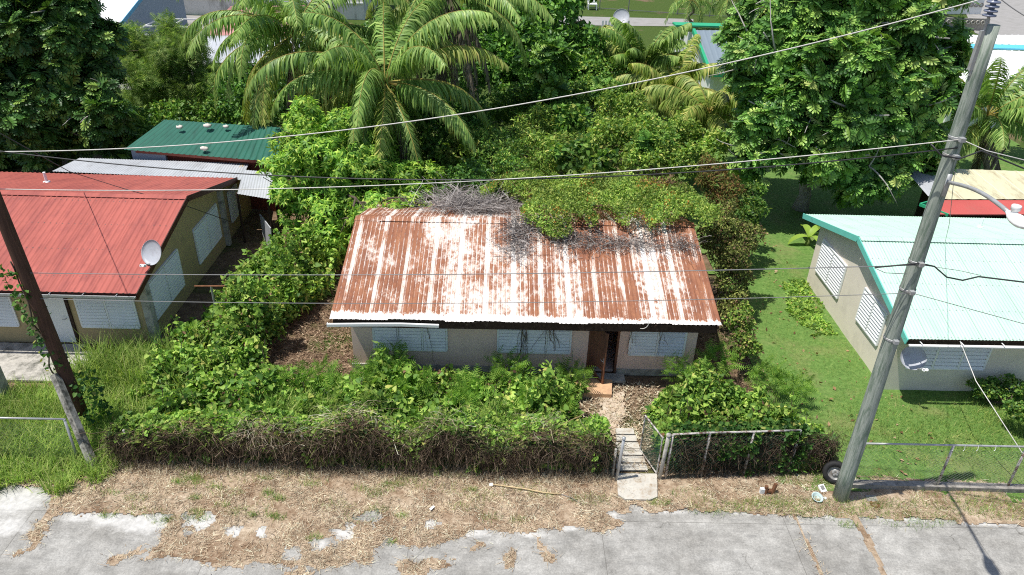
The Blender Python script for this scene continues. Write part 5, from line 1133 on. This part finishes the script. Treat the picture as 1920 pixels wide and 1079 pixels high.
x, y = scatter([(-9.7,14.6),(2.9,14.5),(2.9,15.4),(-9.7,15.4)], 4500, q); V, F = blades(x, y, HT(x)*.7, .34, q, .7, .6); obj('grass_blades', V, F, M['grass'], ft)
x = q.uniform(-10, 3., 8000); V, F = blades(x, 14.6-.012*(x+9)-np.abs(q.normal(0,.24,len(x)))+.12, 0*x+.03, .22, q, .9, .6); obj('foot_grass', V, F, M['straw'], ft)
x = q.uniform(-9.8, 2.9, 1700); k = N3(x*.9, x*0+4) > .45; x = x[k]
a = np.stack([x, 14.7+.5*q.random(len(x))-.2, HT(x)+.02], 1); b = a+np.stack([q.normal(0,.3,len(x)), q.normal(0,.15,len(x)), q.uniform(-.3,.25,len(x))], 1)
V, F = strands(a, b, q.uniform(.0,.15,len(x)), q, .002+.006*q.random(len(x))**2, 6, .09); obj('dry_stalks', V, F, M['thatch'], ft)
P = []
for px, py, n_, L_ in [(640,792,420,.65),(690,800,260,.5),(560,803,300,.55),(835,806,260,.5),(1015,800,320,.5),(480,812,280,.5),(770,805,220,.45),(930,806,220,.45),(1080,812,220,.4)]:
    c = gp(px, py, 1.05); x = c[0]+q.normal(0,.28,n_); a = np.stack([x, c[1]+q.normal(0,.12,n_), HT(x)*(.75+.35*q.random(n_))], 1); b = a+np.stack([q.normal(0,.3,n_), q.normal(-.12,.18,n_), q.uniform(-.4,.25,n_)], 1)*L_/.5
    P.append(strands(a, b, q.uniform(.02,.16,n_), q, .002+.004*q.random(n_)**2, 6, .1))
obj('dry_tufts', *join(P), M['straw'], ft)
ft2 = thing('green_hedge', 'tangled green and dry creeper on the short fence right of the path', 'hedge', (6.4,14.6,0))
def on2(n): x = q.uniform(4.6, 9.1, n); return x, 14.76+(x-4.5)*.07
x, y = on2(8000); p = np.stack([x, y-.12+.35*q.random(len(x)), (1.35-.5*np.clip(x-7.9,0,1))*q.random(len(x))**.85], 1); V, F = leaves(p, np.tile([[0,-.7,.4]], (len(x),1)), LEAF2, .09, q); obj('leaves', V, F, M['lf_hedge'], ft2)
x, y = on2(5200); p = np.stack([x, y-.12+.4*q.random(len(x)), (1.45-.55*np.clip(x-7.9,0,1))*q.random(len(x))**.5], 1); V, F = leaves(p, np.tile([[0,-.5,.6]], (len(x),1)), HEART, .10, q); obj('vine_leaves', V, F, M['lf_vine_d'], ft2)
x, y = on2(1300); a = np.stack([x, y-.15*q.random(len(x)), q.uniform(.3,1.3,len(x))], 1); b = a+np.stack([q.normal(0,.25,len(x)), -.15*q.random(len(x)), -q.uniform(.1,.6,len(x))], 1); b[:,2] = np.maximum(b[:,2], .02)
V, F = strands(a, b, .03, q, .002+.004*q.random(len(x)), 6, .09); obj('dead_stems', V, F, M['hedge_stem'], ft2)
x, y = on2(5000); k = N1(x*1.4, x*0+6) > .42; x, y = x[k], y[k]; p = np.stack([x, y-.34+.1*q.random(len(x)), 1.5*q.random(len(x))**.8], 1); p = p[N2(p[:,0]*2.2, p[:,2]*2.2) > .5]
V, F = leaves(p, np.tile([[0,-.8,.4]], (len(p),1)), HEART, .10, q, sv=.5); obj('clinging_leaves', V, F, M['lf_vine_d'], ft2)
x, y = on2(1500); a = np.stack([x, y-.28-.08*q.random(len(x)), q.uniform(.2,1.5,len(x))], 1); b = a+np.stack([q.normal(0,.25,len(x)), q.normal(0,.04,len(x)), -q.uniform(.05,.6,len(x))], 1); b[:,2] = np.maximum(b[:,2], .02)
V, F = strands(a, b, .03, q, .002+.004*q.random(len(x)), 6, .07); obj('front_stems', V, F, M['hedge_stem'], ft2)
# --- tall grass on the left
PG = [(-17,13.2),(-10.4,13.7),(-9.7,14.6),(-9.2,16),(-8.8,17.3),(-9.4,18.6),(-11.3,19.6),(-12.6,18.9),(-13.2,17.9),(-17,17.4)]
x, y = scatter(PG, 24000, ra, .4); hh = .30+.35*fbm(x*.8, y*.8)
V, F = blades(x, y, 0*x+.0, .46, ra, .5, .75); setp(obj('tall_grass', V, F, M['grass']), 'tall bright green grass around the brown utility pole', 'tall grass', kind='stuff')
x, y = scatter([(-13.,17.6),(-9.3,17.4),(-9.,18.8),(-11.2,19.7),(-12.6,19.3)], 1500, ra, .2); V, F = blades(x, y, 0*x, .95, ra, .35, .45); setp(obj('tall_grass', V, F, M['grass']), 'seeding grass stalks below the white louvre window', 'tall grass', kind='stuff')
# --- roof creeper and dead twigs
rc = thing('roof_creeper', 'yellow green creeper mat sprawling over the rusty roof ridge', 'creeper', (3.5, 22.5, 3.6))
def rz(x, y): return np.where(y < 22.5, 2.42+(y-18.18)*.2977, 3.7-(y-22.5)*.2905)
def proof(px, py):
    d = np.array(ray(px, py)); 
    for Y in np.arange(18., 27.5, .02):
        t = Y/d[1]; z = H+d[2]*t
        if z <= rz(np.array(Y*0), np.array(Y)): return (d[0]*t, Y)
    return (d[0]*27.4/d[1], 27.4)
PRf = [proof(*p_) for p_ in [(905,375),(945,390),(985,398),(990,435),(1020,458),(1055,455),(1085,435),(1110,440),(1125,425),(1165,432),(1200,445),(1240,438),(1300,440),(1330,450)]]+[(7.3,22.5),(7.0,26),(6.3,28.),(3.5,28.2),(.5,28.),(-.6,26.),(-.8,24.5)]
hR = lambda x, y: rz(x, y)+.10+.75*fbm(x*1.2, y*1.2)*np.clip((y-20.)*.5,.25,1.)*.8+.25*N3(x*2.5,y*2.5)+gauss([(2.8,25.6,1.3,1.1,.8),(4.8,25.2,1.1,1.2,.8),(1.4,23.6,.7,.8,.35),(4.,23.6,1.4,.7,.25),(6.,24.5,1.,1.5,.6),(.6,26.0,1.2,1.2,.8)])(x, y)
def roofleaves(poly, n, tm, sz, q, nm, mt, fill=.35, mask=None, hf=hR, dz=0., **kw):
    x, y = scatter(poly, n, q, .35)
    if mask is not None: k = mask(x, y); x, y = x[k], y[k]
    e = .1; h = hf(x, y); nn = nrm(np.stack([-(hf(x+e, y)-h)/e, -(hf(x, y+e)-h)/e, np.ones_like(x)], 1)); b = rz(x, y)
    z = b+(h-b)*(1-fill*q.random(len(x))**2)+dz
    V, F = leaves(np.stack([x, y, z], 1), nn, tm, sz, q, **kw); return obj(nm, V, F, M[mt], rc)
q = np.random.default_rng(51)
DS = [(*proof(a_, b_), w_) for a_, b_, w_ in ((1035,378,.62),(975,375,.3),(1235,402,.5),(1080,452,.32),(1130,420,.3),(1190,440,.35))]
def patchA(x, y): return np.max([np.exp(-(((x-a_)/w_)**2+((y-b_)/(w_*1.1))**2)) for a_, b_, w_ in DS], 0)*.6+.55*N2(x*1.9+3, y*1.9+1)
roofleaves(PRf, 42000, LEAF2, .085, q, 'leaves', 'lf_roofvine', .5, lambda x, y: (patchA(x, y) < .55), droop=.1, out=.4)
roofleaves(PRf, 14000, LEAF2, .08, q, 'leaves', 'lf_vine', .5, lambda x, y: (N3(x*.7, y*.7) > .5) & (patchA(x, y) < .56), droop=.1, out=.4)
roofleaves(PRf, 9000, LEAF2, .075, q, 'orange_leaves', 'lf_orange', .2, lambda x, y: (N1(x*1.6+2, y*1.6+8) > .62) & (patchA(x, y) > .30) & (q.random(len(x)) < .8), droop=.1, out=.4, dz=.02)
roofleaves(PRf, 16000, LEAF2, .08, q, 'dead_leaves', 'lf_dead', .6, lambda x, y: (patchA(x, y) > .50), droop=.2)
tb = thing('dead_branches', 'tangle of dry grey twigs lying across the rusty roof ridge', 'dead branches', (-.3, 22.8, 3.6)); 
def twigs(cx, cy, sx, sy, n, L, hh, q, w=.008, tdir=None):
    x = cx+q.normal(0, sx, n); y = cy+q.normal(0, sy, n); az = q.random(n)*2*pi if tdir is None else tdir+q.normal(0,.5,n); el = np.abs(q.normal(0,.22,n)); l = L*(.4+q.random(n))
    a = np.stack([x, y, rz(x, y)+hh*q.random(n)+.03], 1); b = a+np.stack([np.cos(az)*np.cos(el)*l, np.sin(az)*np.cos(el)*l, np.sin(el)*l], 1); b[:,2] = np.maximum(b[:,2], rz(b[:,0], b[:,1])+.03)
    return strands(a, b, q.uniform(-.02,.1,n), q, w*(.5+q.random(n)), 6, .06)
q = np.random.default_rng(61); pp = lambda px, py: proof(px, py)
c1 = pp(880,400); c2 = pp(850,385); c3 = pp(975,440); c4 = pp(965,470); c5 = pp(1080,470); c6 = pp(1180,475); c7 = pp(1280,470); c8 = pp(930,395)
obj('twig', *join([twigs(c1[0],c1[1]+.3,.75,.35,900,.9,.28,q,.006), twigs(c2[0],c2[1]+.5,.35,.35,220,1.,.45,q,.009), twigs(c3[0],c3[1],.26,.5,520,.55,.12,q,.006), twigs(c4[0],c4[1],.2,.3,160,.5,.08,q,.006), twigs(c8[0],c8[1],.4,.4,350,.8,.2,q)]), M['twig'], tb)
tb2 = thing('dead_branches', 'grey dead vine stems fringing the lower edge of the roof creeper', 'dead branches', (4., 20.6, 3.2))
M['twig_d'] = leafmat('charcoal_dead_stem', None, .0, .9, .1, 1.2, .3, rnd=[(0,(.035,.03,.028)),(.5,(.1,.09,.085)),(1,(.24,.22,.2))])
obj('twig', *join([twigs(c5[0],c5[1]+.3,.55,.25,420,.45,.05,q,.006), twigs(c6[0],c6[1]+.3,.65,.2,380,.45,.05,q,.006), twigs(c7[0],c7[1]+.2,.3,.22,200,.4,.05,q,.006)]), M['twig_d'], tb2)
# --- vine column and shrubs right of the house
def bush(name, label, cat, blobs, n, size, mat, tm=LEAF2, seed=1, base=None, group=None, k=0, bark='bark_d', r0=.05, **kw):
    c = blobs[0][0]; base = np.array([c[0], c[1], 0.]) if base is None else base
    cz = np.mean([b[0] for b in blobs], 0); cz = np.array([cz[0], cz[1], max(.3, cz[2]*.55)])
    return tree(name, label, cat, base, cz, blobs, tm, n, size, M[mat], M[bark], r0, k, seed, group, 3, trunkname='stem', **kw)
bush('draped_shrub', 'dull olive vine draped shrub against the right end of the rusty house', 'shrub', [B(1360,430,23.6,42),B(1375,480,22.8,40),B(1372,530,22.4,36),B(1385,440,23.8,36),B(1345,455,23.6,28),B(1365,580,21.8,24)], 13000, .09, 'lf_dull', seed=71, lo=.6, extra=[('dead_leaves', LEAF2, 1800, .09, M['lf_dead'])])
bush('croton_shrub', 'coppery brown leaved shrub behind the right end of the rusty house', 'shrub', [B(1345,345,28,36),B(1360,380,27,34),B(1330,320,29,26)], 5200, .15, 'lf_rust', LANCE, seed=72, lo=.6)
bush('green_shrub', 'green shrub beside the coppery shrub on the lawn edge', 'shrub', [B(1400,395,27,28),B(1385,420,26,26),B(1410,360,28,18)], 3000, .13, 'lf_bush', seed=73, group='shrubs around the rusty house')
bush('weedy_shrub', 'low weeds growing at the right corner of the rusty house', 'shrub', [B(1385,610,20.0,26),B(1400,650,19.2,26),B(1390,585,20.8,18)], 2600, .10, 'lf_bush_y', seed=74, group='shrubs around the rusty house', extra=[('dead_leaves', LEAF2, 700, .09, M['lf_dead'])])
bush('weedy_shrub', 'dark shrub below the front window of the pale green roofed house', 'shrub', [B(1855,726,18.1,24,1.4,.7),B(1905,728,18.,24,1.3,.8),B(1915,775,16.6,26,1.2,.7)], 3200, .10, 'lf_bush', seed=75, group='shrubs around the rusty house')
0 and bush('low_shrub', 'low leafy plants along the side wall of the pale green roofed house', 'shrub', [B(1500,575,22.3,28,1.2,.4),B(1520,605,21.2,28,1.2,.4),B(1490,545,23.6,24,1.2,.4)], 2600, .10, 'lf_bush_y', seed=76, group='shrubs around the rusty house', lo=.4)
gcv = thing('ground_creeper', 'low creeper carpet along the side wall of the pale green roofed house', 'creeper', gp(1520,590))
hfield(gpoly([(1462,528),(1508,528),(1572,628),(1530,634),(1478,592)]), lambda x, y: .01+.12*fbm(x*1.5, y*1.5), 3400, HEART, .085, ra, 'leaves', M['lf_vine'], gcv)
def banana(label, base, hh, n, seed, L=1.5):
    q = np.random.default_rng(seed); t = thing('banana_plant', label, 'banana plant', base, 'banana plants'); base = np.array(base, float)
    m = MB(); m.tube([base-[0,0,.03], base+[.02,0,hh*.5], base+[.03,.02,hh]], [.12,.10,.06], 9); m.obj('stem', plain('banana_stem', (.16,.2,.06)), t, True)
    for i in range(n):
        az = 2.4*i+q.normal()*.3; el = 1.1-.9*i/n; P = []; p = base+[.03,.02,hh]; e = el
        for k in range(9): P.append(p.copy()); p = p+np.array([cos(az)*cos(e), sin(az)*cos(e), sin(e)])*L/8; e -= .22
        P = np.array(P); tg = nrm(np.gradient(P, axis=0)); sd = nrm(np.cross(tg, [0,0,1.])); w = L*.15*np.sin(pi*np.linspace(.05,.97,9))[:,None]**.6
        V = np.concatenate([P, P+sd*w+[0,0,.04], P-sd*w+[0,0,.04]]); F = [(k,k+1,k+10,k+9) for k in range(8)]+[(k+1,k,k+18,k+19) for k in range(8)]
        obj('leaf', V, F, M['lf_banana'], t, True)
banana('young banana plant in front of the mint house far corner', gp(1512,462), .4, 5, 3, 1.05)
banana('banana plant under the large breadfruit tree at the left', gp(115,318), 1.6, 7, 5, 1.9)
# --- big trees
def TR(*a, **k): return tree(*a, **k)
mg = [B(620,415,27,72),B(560,350,28,62),B(600,285,29,78),B(700,330,30,80),B(765,365,29.6,52),B(560,265,30,45),B(685,285,31,66),B(630,465,26.2,36),B(790,330,31,45),B(640,350,28,75),B(715,392,26.6,30),B(765,384,27,30),B(675,400,26.4,24),B(700,398,25,24),B(745,391,25,24),B(676,402,24.3,13),B(785,388,25.3,22),B(745,350,28.5,40)]
TR('mango_tree', 'light green mango tree overhanging the left end of the rusty roof', 'tree', (-6.9,28.6,0), (-6.9,28.6,1.6), mg, LANCE, 4400, .24, M['lf_mango'], M['bark_d'], .16, 9, 81, leafkw=dict(up=.5, lo=-.7, hi=.4), lo=.78, bumps=.3)
b1 = [B(60,60,36,95),B(150,110,36,85),B(50,180,35,95),B(150,200,35,72),B(205,205,34,40),B(40,0,37,90),B(120,35,36.5,75),B(75,255,34.5,52),B(-40,120,36,100),B(-30,240,35,70)]
TR('breadfruit_tree', 'large dark breadfruit tree at the left behind the red roof', 'tree', (-23.5,36.6,0), (-23.3,36.5,3.2), b1, LOBED, 1900, .60, M['lf_bread_d'], M['bark'], .3, 8, 82, 'breadfruit trees', 5, lo=.7, bare=16)
b2 = [B(1450,100,33,85),B(1560,60,33,92),B(1680,80,33,85),B(1480,200,32,85),B(1590,190,31.5,95),B(1690,190,32,80),B(1430,260,31,55),B(1520,285,31,72),B(1620,300,31,72),B(1710,285,32,55),B(1400,95,34,42),B(1730,110,33.5,50),B(1410,305,30.5,38),B(1600,-20,34,90),B(1500,0,34,80),B(1700,0,34,78)]
TR('breadfruit_tree', 'tall breadfruit tree behind the pale mint green roof', 'tree', (14.3,32.6,0), (14.6,32.7,3.6), b2, LOBED, 2400, .62, M['lf_bread'], M['bark'], .32, 8, 83, 'breadfruit trees', 6, lo=.7, bare=70)
fb_ = [B(300,110,44,50),B(350,135,44,55),B(280,165,43,45),B(372,190,43.5,40),B(330,85,45,40),B(250,85,44.5,32),B(230,120,44.5,30),B(395,150,44,26)]
TR('feathery_tree', 'airy light green feathery tree in front of the blue gabled house', 'tree', (-20,44.8,0), (-19.8,44.7,1.9), fb_, FEATHER, 9000, .5, M['lf_feather'], M['bark_d'], .14, 0, 84, lo=.3, twig=6)
al = [B(960,60,48,58),B(1040,40,48,62),B(1000,110,47,66),B(1080,115,47,50),B(925,20,49,50),B(1108,90,46.5,36),B(1060,-10,49,50),B(925,125,47.5,42),B(1000,165,46,46),B(1060,172,46,40)]
TR('almond_tree', 'dark glossy broad leaved tree right of the coconut palms', 'tree', (2.4,49,0), (2.4,49,3.4), al, LEAF2, 11500, .36, M['lf_almond'], M['bark_d'], .25, 0, 85, lo=.68)
yb = [B(1020,120,41,22),B(1045,110,41.2,24),B(990,125,41,18),B(1030,160,40.8,20),B(1025,205,40.6,16)]
TR('breadfruit_sapling', 'slender young breadfruit tree in front of the dark broad leaved tree', 'tree', gp(1020,262), gp(1020,262)+[0,0,2.4], yb, LOBED, 60, .75, M['lf_bread'], M['bark'], .08, 7, 86, 'breadfruit trees', 1)
for i, (bl, n, sz, mt, tm, lb) in enumerate([
 ([B(940,275,34,46),B(915,310,32,34),B(960,315,32,40)], 5200, .17, 'lf_bush', LANCE, 'dense green shrub behind the left part of the roof creeper'),
 ([B(1000,255,36,44),B(1020,300,33,48),B(1055,275,34,40)], 5200, .19, 'lf_bush_y', LANCE, 'shrub with yellowish patch below the breadfruit sapling'),
 ([B(1080,310,32,46),B(1120,330,31,42),B(1070,230,36,40)], 3200, .21, 'lf_bush', HEART, 'dark green shrub in the middle behind the rusty roof'),
 ([B(1140,260,34,52),B(1180,215,37,44),B(1200,265,34,54),B(1145,200,38,34)], 8000, .17, 'lf_bush_y', LEAF2, 'broad light green shrub mound below the small palms'),
 ([B(1240,300,31.5,48),B(1265,250,35,40),B(1190,315,31,40),B(1290,300,31,30)], 6500, .15, 'lf_bush_y', LEAF2, 'light shrub thicket beside the drooping palm fronds'),
 ([B(860,290,33,34),B(835,310,32.5,30)], 900, .42, 'lf_bush_y', LOBED, 'papaya leaved bush under the hanging palm fronds'),
 ([B(280,230,41,44,1.3,.6),B(350,225,41,44,1.3,.6),B(410,220,41,36)], 4200, .22, 'lf_bush', LEAF2, 'bush behind the dark green shed roof'),
 ([B(470,215,40,44),B(430,180,42,34)], 2400, .24, 'lf_almond', LEAF2, 'dark bush under the left coconut fronds')]):
    bush('wild_shrub', lb, 'shrub', bl, n, sz, mt, tm, 100+i, group='wild shrubs behind the houses', lo=.6, bumps=.35)
for i, (px, py, Y, n, lb) in enumerate([(1235,262,33.5,16,'papaya sapling with star shaped leaves in the middle of the shrub belt'),(1210,285,31.8,12,'small star leaved sapling low in the shrub belt'),(1080,225,37,16,'star leaved sapling at the upper left of the shrub belt'),(1130,175,42,16,'pale star leaved sapling left of the upright young palm')]):
    c_, R_b = B(px, py, Y, 17); TR('breadfruit_sapling', lb, 'tree', (c_[0],c_[1],0), (c_[0],c_[1],c_[2]*.6), [(c_, R_b)], LOBED, n, .6, M['lf_bread'], M['bark'], .05, 7, 160+i, 'breadfruit trees', 1)
for i, (bl, n, sz, mt, lb) in enumerate([
 ([B(700,255,34.5,55),B(640,235,36,50),B(760,225,37,50)], 5200, .2, 'lf_almond', 'dark undergrowth around the trunk of the large coconut palm'),
 ([B(820,240,37,50),B(870,205,39,50),B(900,255,37,40)], 5200, .2, 'lf_almond', 'dark undergrowth between the palms and the broad leaved tree'),
 ([B(560,190,40,55),B(500,150,43,50),B(620,150,43,50)], 4600, .24, 'lf_almond', 'dark undergrowth below the second coconut palm'),
 ([B(700,110,45,60),B(790,110,46,60),B(860,120,46,46)], 4600, .26, 'lf_almond', 'dark trees glimpsed behind the coconut crowns'),
 ([B(960,195,42,44),B(1010,190,43,44),B(1075,180,43,40),B(1060,210,41,36)], 5600, .2, 'lf_bush', 'green shrub bank under the broad leaved tree'),
 ([B(980,150,46,50),B(1030,165,45,44),B(1075,150,46,40),B(950,200,43,40)], 6000, .24, 'lf_almond', 'dark leafy mass below the broad leaved tree'),
 ([B(880,150,45,44),B(905,110,47,44),B(895,60,48,40)], 4600, .24, 'lf_almond', 'dark leafy mass between the coconut palms and the broad leaved tree'),
 ([B(1130,140,45,40),B(1165,165,44,40),B(1120,175,43,34)], 4200, .2, 'lf_bush', 'shrub left of the upright young palm'),
 ([B(1290,235,37,34),B(1335,270,34,30),B(1300,270,35,30)], 3000, .18, 'lf_bush_y', 'shrub under the drooping pale palm'),
 ([B(230,235,38,36,1.3),B(265,262,35,24,1.2,.6)], 2200, .22, 'lf_bush', 'shrub between the dark breadfruit tree and the green shed'),
 ([B(870,340,29.5,34),B(905,350,28.8,26),B(830,370,29.5,22)], 2600, .15, 'lf_almond', 'dark shrub tucked behind the rusty roof ridge'),
 ([B(800,290,33,44),B(740,260,34,40)], 3000, .2, 'lf_bush', 'shrub under the hanging yellow palm frond')]):
    bush('understory_shrub', lb, 'shrub', bl, n, sz, mt, LEAF2, 140+i, group='undergrowth beneath the palms', lo=.6, bumps=.35)
# --- palms
palm('large coconut palm with long fronds over the green shed', (-5.6,33.5,0), vp(722,160,33.), 42, 6.5, 1, ('palm','palm_y'), 5, elr=(1.25,-.85), droop=1.8)
palm('coconut palm behind the large palm at the top left', (-10.2,38.5,0), vp(552,70,36.5), 38, 6.4, 2, ('palm','palm_y'), 5, elr=(1.25,-.8), droop=1.85)
palm('coconut palm with grey hanging dead fronds at the top centre', (-3.6,39.5,0), vp(840,-10,39), 32, 6.2, 3, ('palm','palm_y'), 10, elr=(1.2,-.8), droop=1.6)
palm('upright young palm beside the green trimmed house', gp(1205,205), vp(1205,128,46), 22, 3.9, 4, ('palm','palm_y'), 0, elr=(1.4,.1), droop=1.0)
palm('small yellowing palm below the green trimmed house', gp(1250,240), vp(1262,180,43), 20, 3.9, 5, ('palm_y','palm_y'), 1, elr=(1.3,-.1), droop=1.3)
palm('short palm with drooping pale fronds left of the tall breadfruit tree', gp(1320,290), vp(1328,215,37.5), 18, 3.5, 6, ('palm_y','palm_y'), 0, elr=(1.2,-.2), droop=1.5)
palm('yellow ribbed palm at the right edge behind the wooden pole', gp(1850,335), vp(1850,222,36), 22, 4.8, 7, ('palm','palm_y'), 2, elr=(1.35,-.3), droop=1.1)
palm('small distant palm on the far lawn, left one of the pair', gp(1297,45), vp(1297,2,78), 13, 3.6, 8, ('palm','palm'), 0, group='distant palms on the far lawn', droop=1.6, nl=24)
palm('small distant palm on the far lawn, right one of the pair', gp(1366,50), vp(1366,0,78), 13, 3.6, 9, ('palm','palm'), 0, group='distant palms on the far lawn', droop=1.6, nl=24)
bush('grey_green_bush', 'grey green bush beyond the palm at the right edge', 'shrub', [B(1900,225,41,34),B(1925,190,42,30)], 2600, .2, 'lf_feather', seed=120, group='wild shrubs behind the houses', lo=.5)
# ================================================================== CAMERA, LIGHT, WORLD
from mathutils import Matrix, Vector
fw = Vector((-sin(PSI)*cos(TH), cos(PSI)*cos(TH), -sin(TH))); r0_ = Vector((cos(PSI), sin(PSI), 0)); u0_ = r0_.cross(fw)
Rt = r0_*cos(ROLL)+u0_*sin(ROLL); Ut = u0_*cos(ROLL)-r0_*sin(ROLL)
cd = bpy.data.cameras.new('camera'); cd.sensor_width = 36; cd.sensor_fit = 'HORIZONTAL'; cd.lens = 36*FPX/1920; cd.clip_start = .1; cd.clip_end = 1500
co_ = bpy.data.objects.new('camera', cd); COL.objects.link(co_)
co_.matrix_world = Matrix(((Rt.x,Ut.x,-fw.x,0),(Rt.y,Ut.y,-fw.y,0),(Rt.z,Ut.z,-fw.z,H),(0,0,0,1)))
SC.camera = co_
sd = Vector((-.351,-.079,1.)).normalized()
ld = bpy.data.lights.new('sun', 'SUN'); ld.energy = 4.8; ld.angle = radians(.53); ld.color = (1.,.955,.88)
lo_ = bpy.data.objects.new('sun', ld); COL.objects.link(lo_); lo_.rotation_euler = sd.to_track_quat('Z', 'Y').to_euler(); lo_.location = (0,0,40)
wd = bpy.data.worlds.new('World'); SC.world = wd; wd.use_nodes = True; nt = wd.node_tree
sk = nt.nodes.new('ShaderNodeTexSky'); sk.sky_type = 'NISHITA'; sk.sun_disc = False; sk.sun_elevation = math.asin(sd.z); sk.sun_rotation = atan2(sd.x, sd.y)
bg = nt.nodes['Background']; bg.inputs[1].default_value = .11; nt.links.new(sk.outputs[0], bg.inputs[0])
SC.view_settings.view_transform = 'Standard'; SC.view_settings.look = 'None'; SC.view_settings.exposure = .22; SC.view_settings.gamma = 1
SC.cycles.max_bounces = 6; SC.cycles.diffuse_bounces = 3; SC.cycles.transmission_bounces = 3; SC.cycles.transparent_max_bounces = 4; SC.cycles.use_denoising = False; SC.cycles.filter_width = 1.1
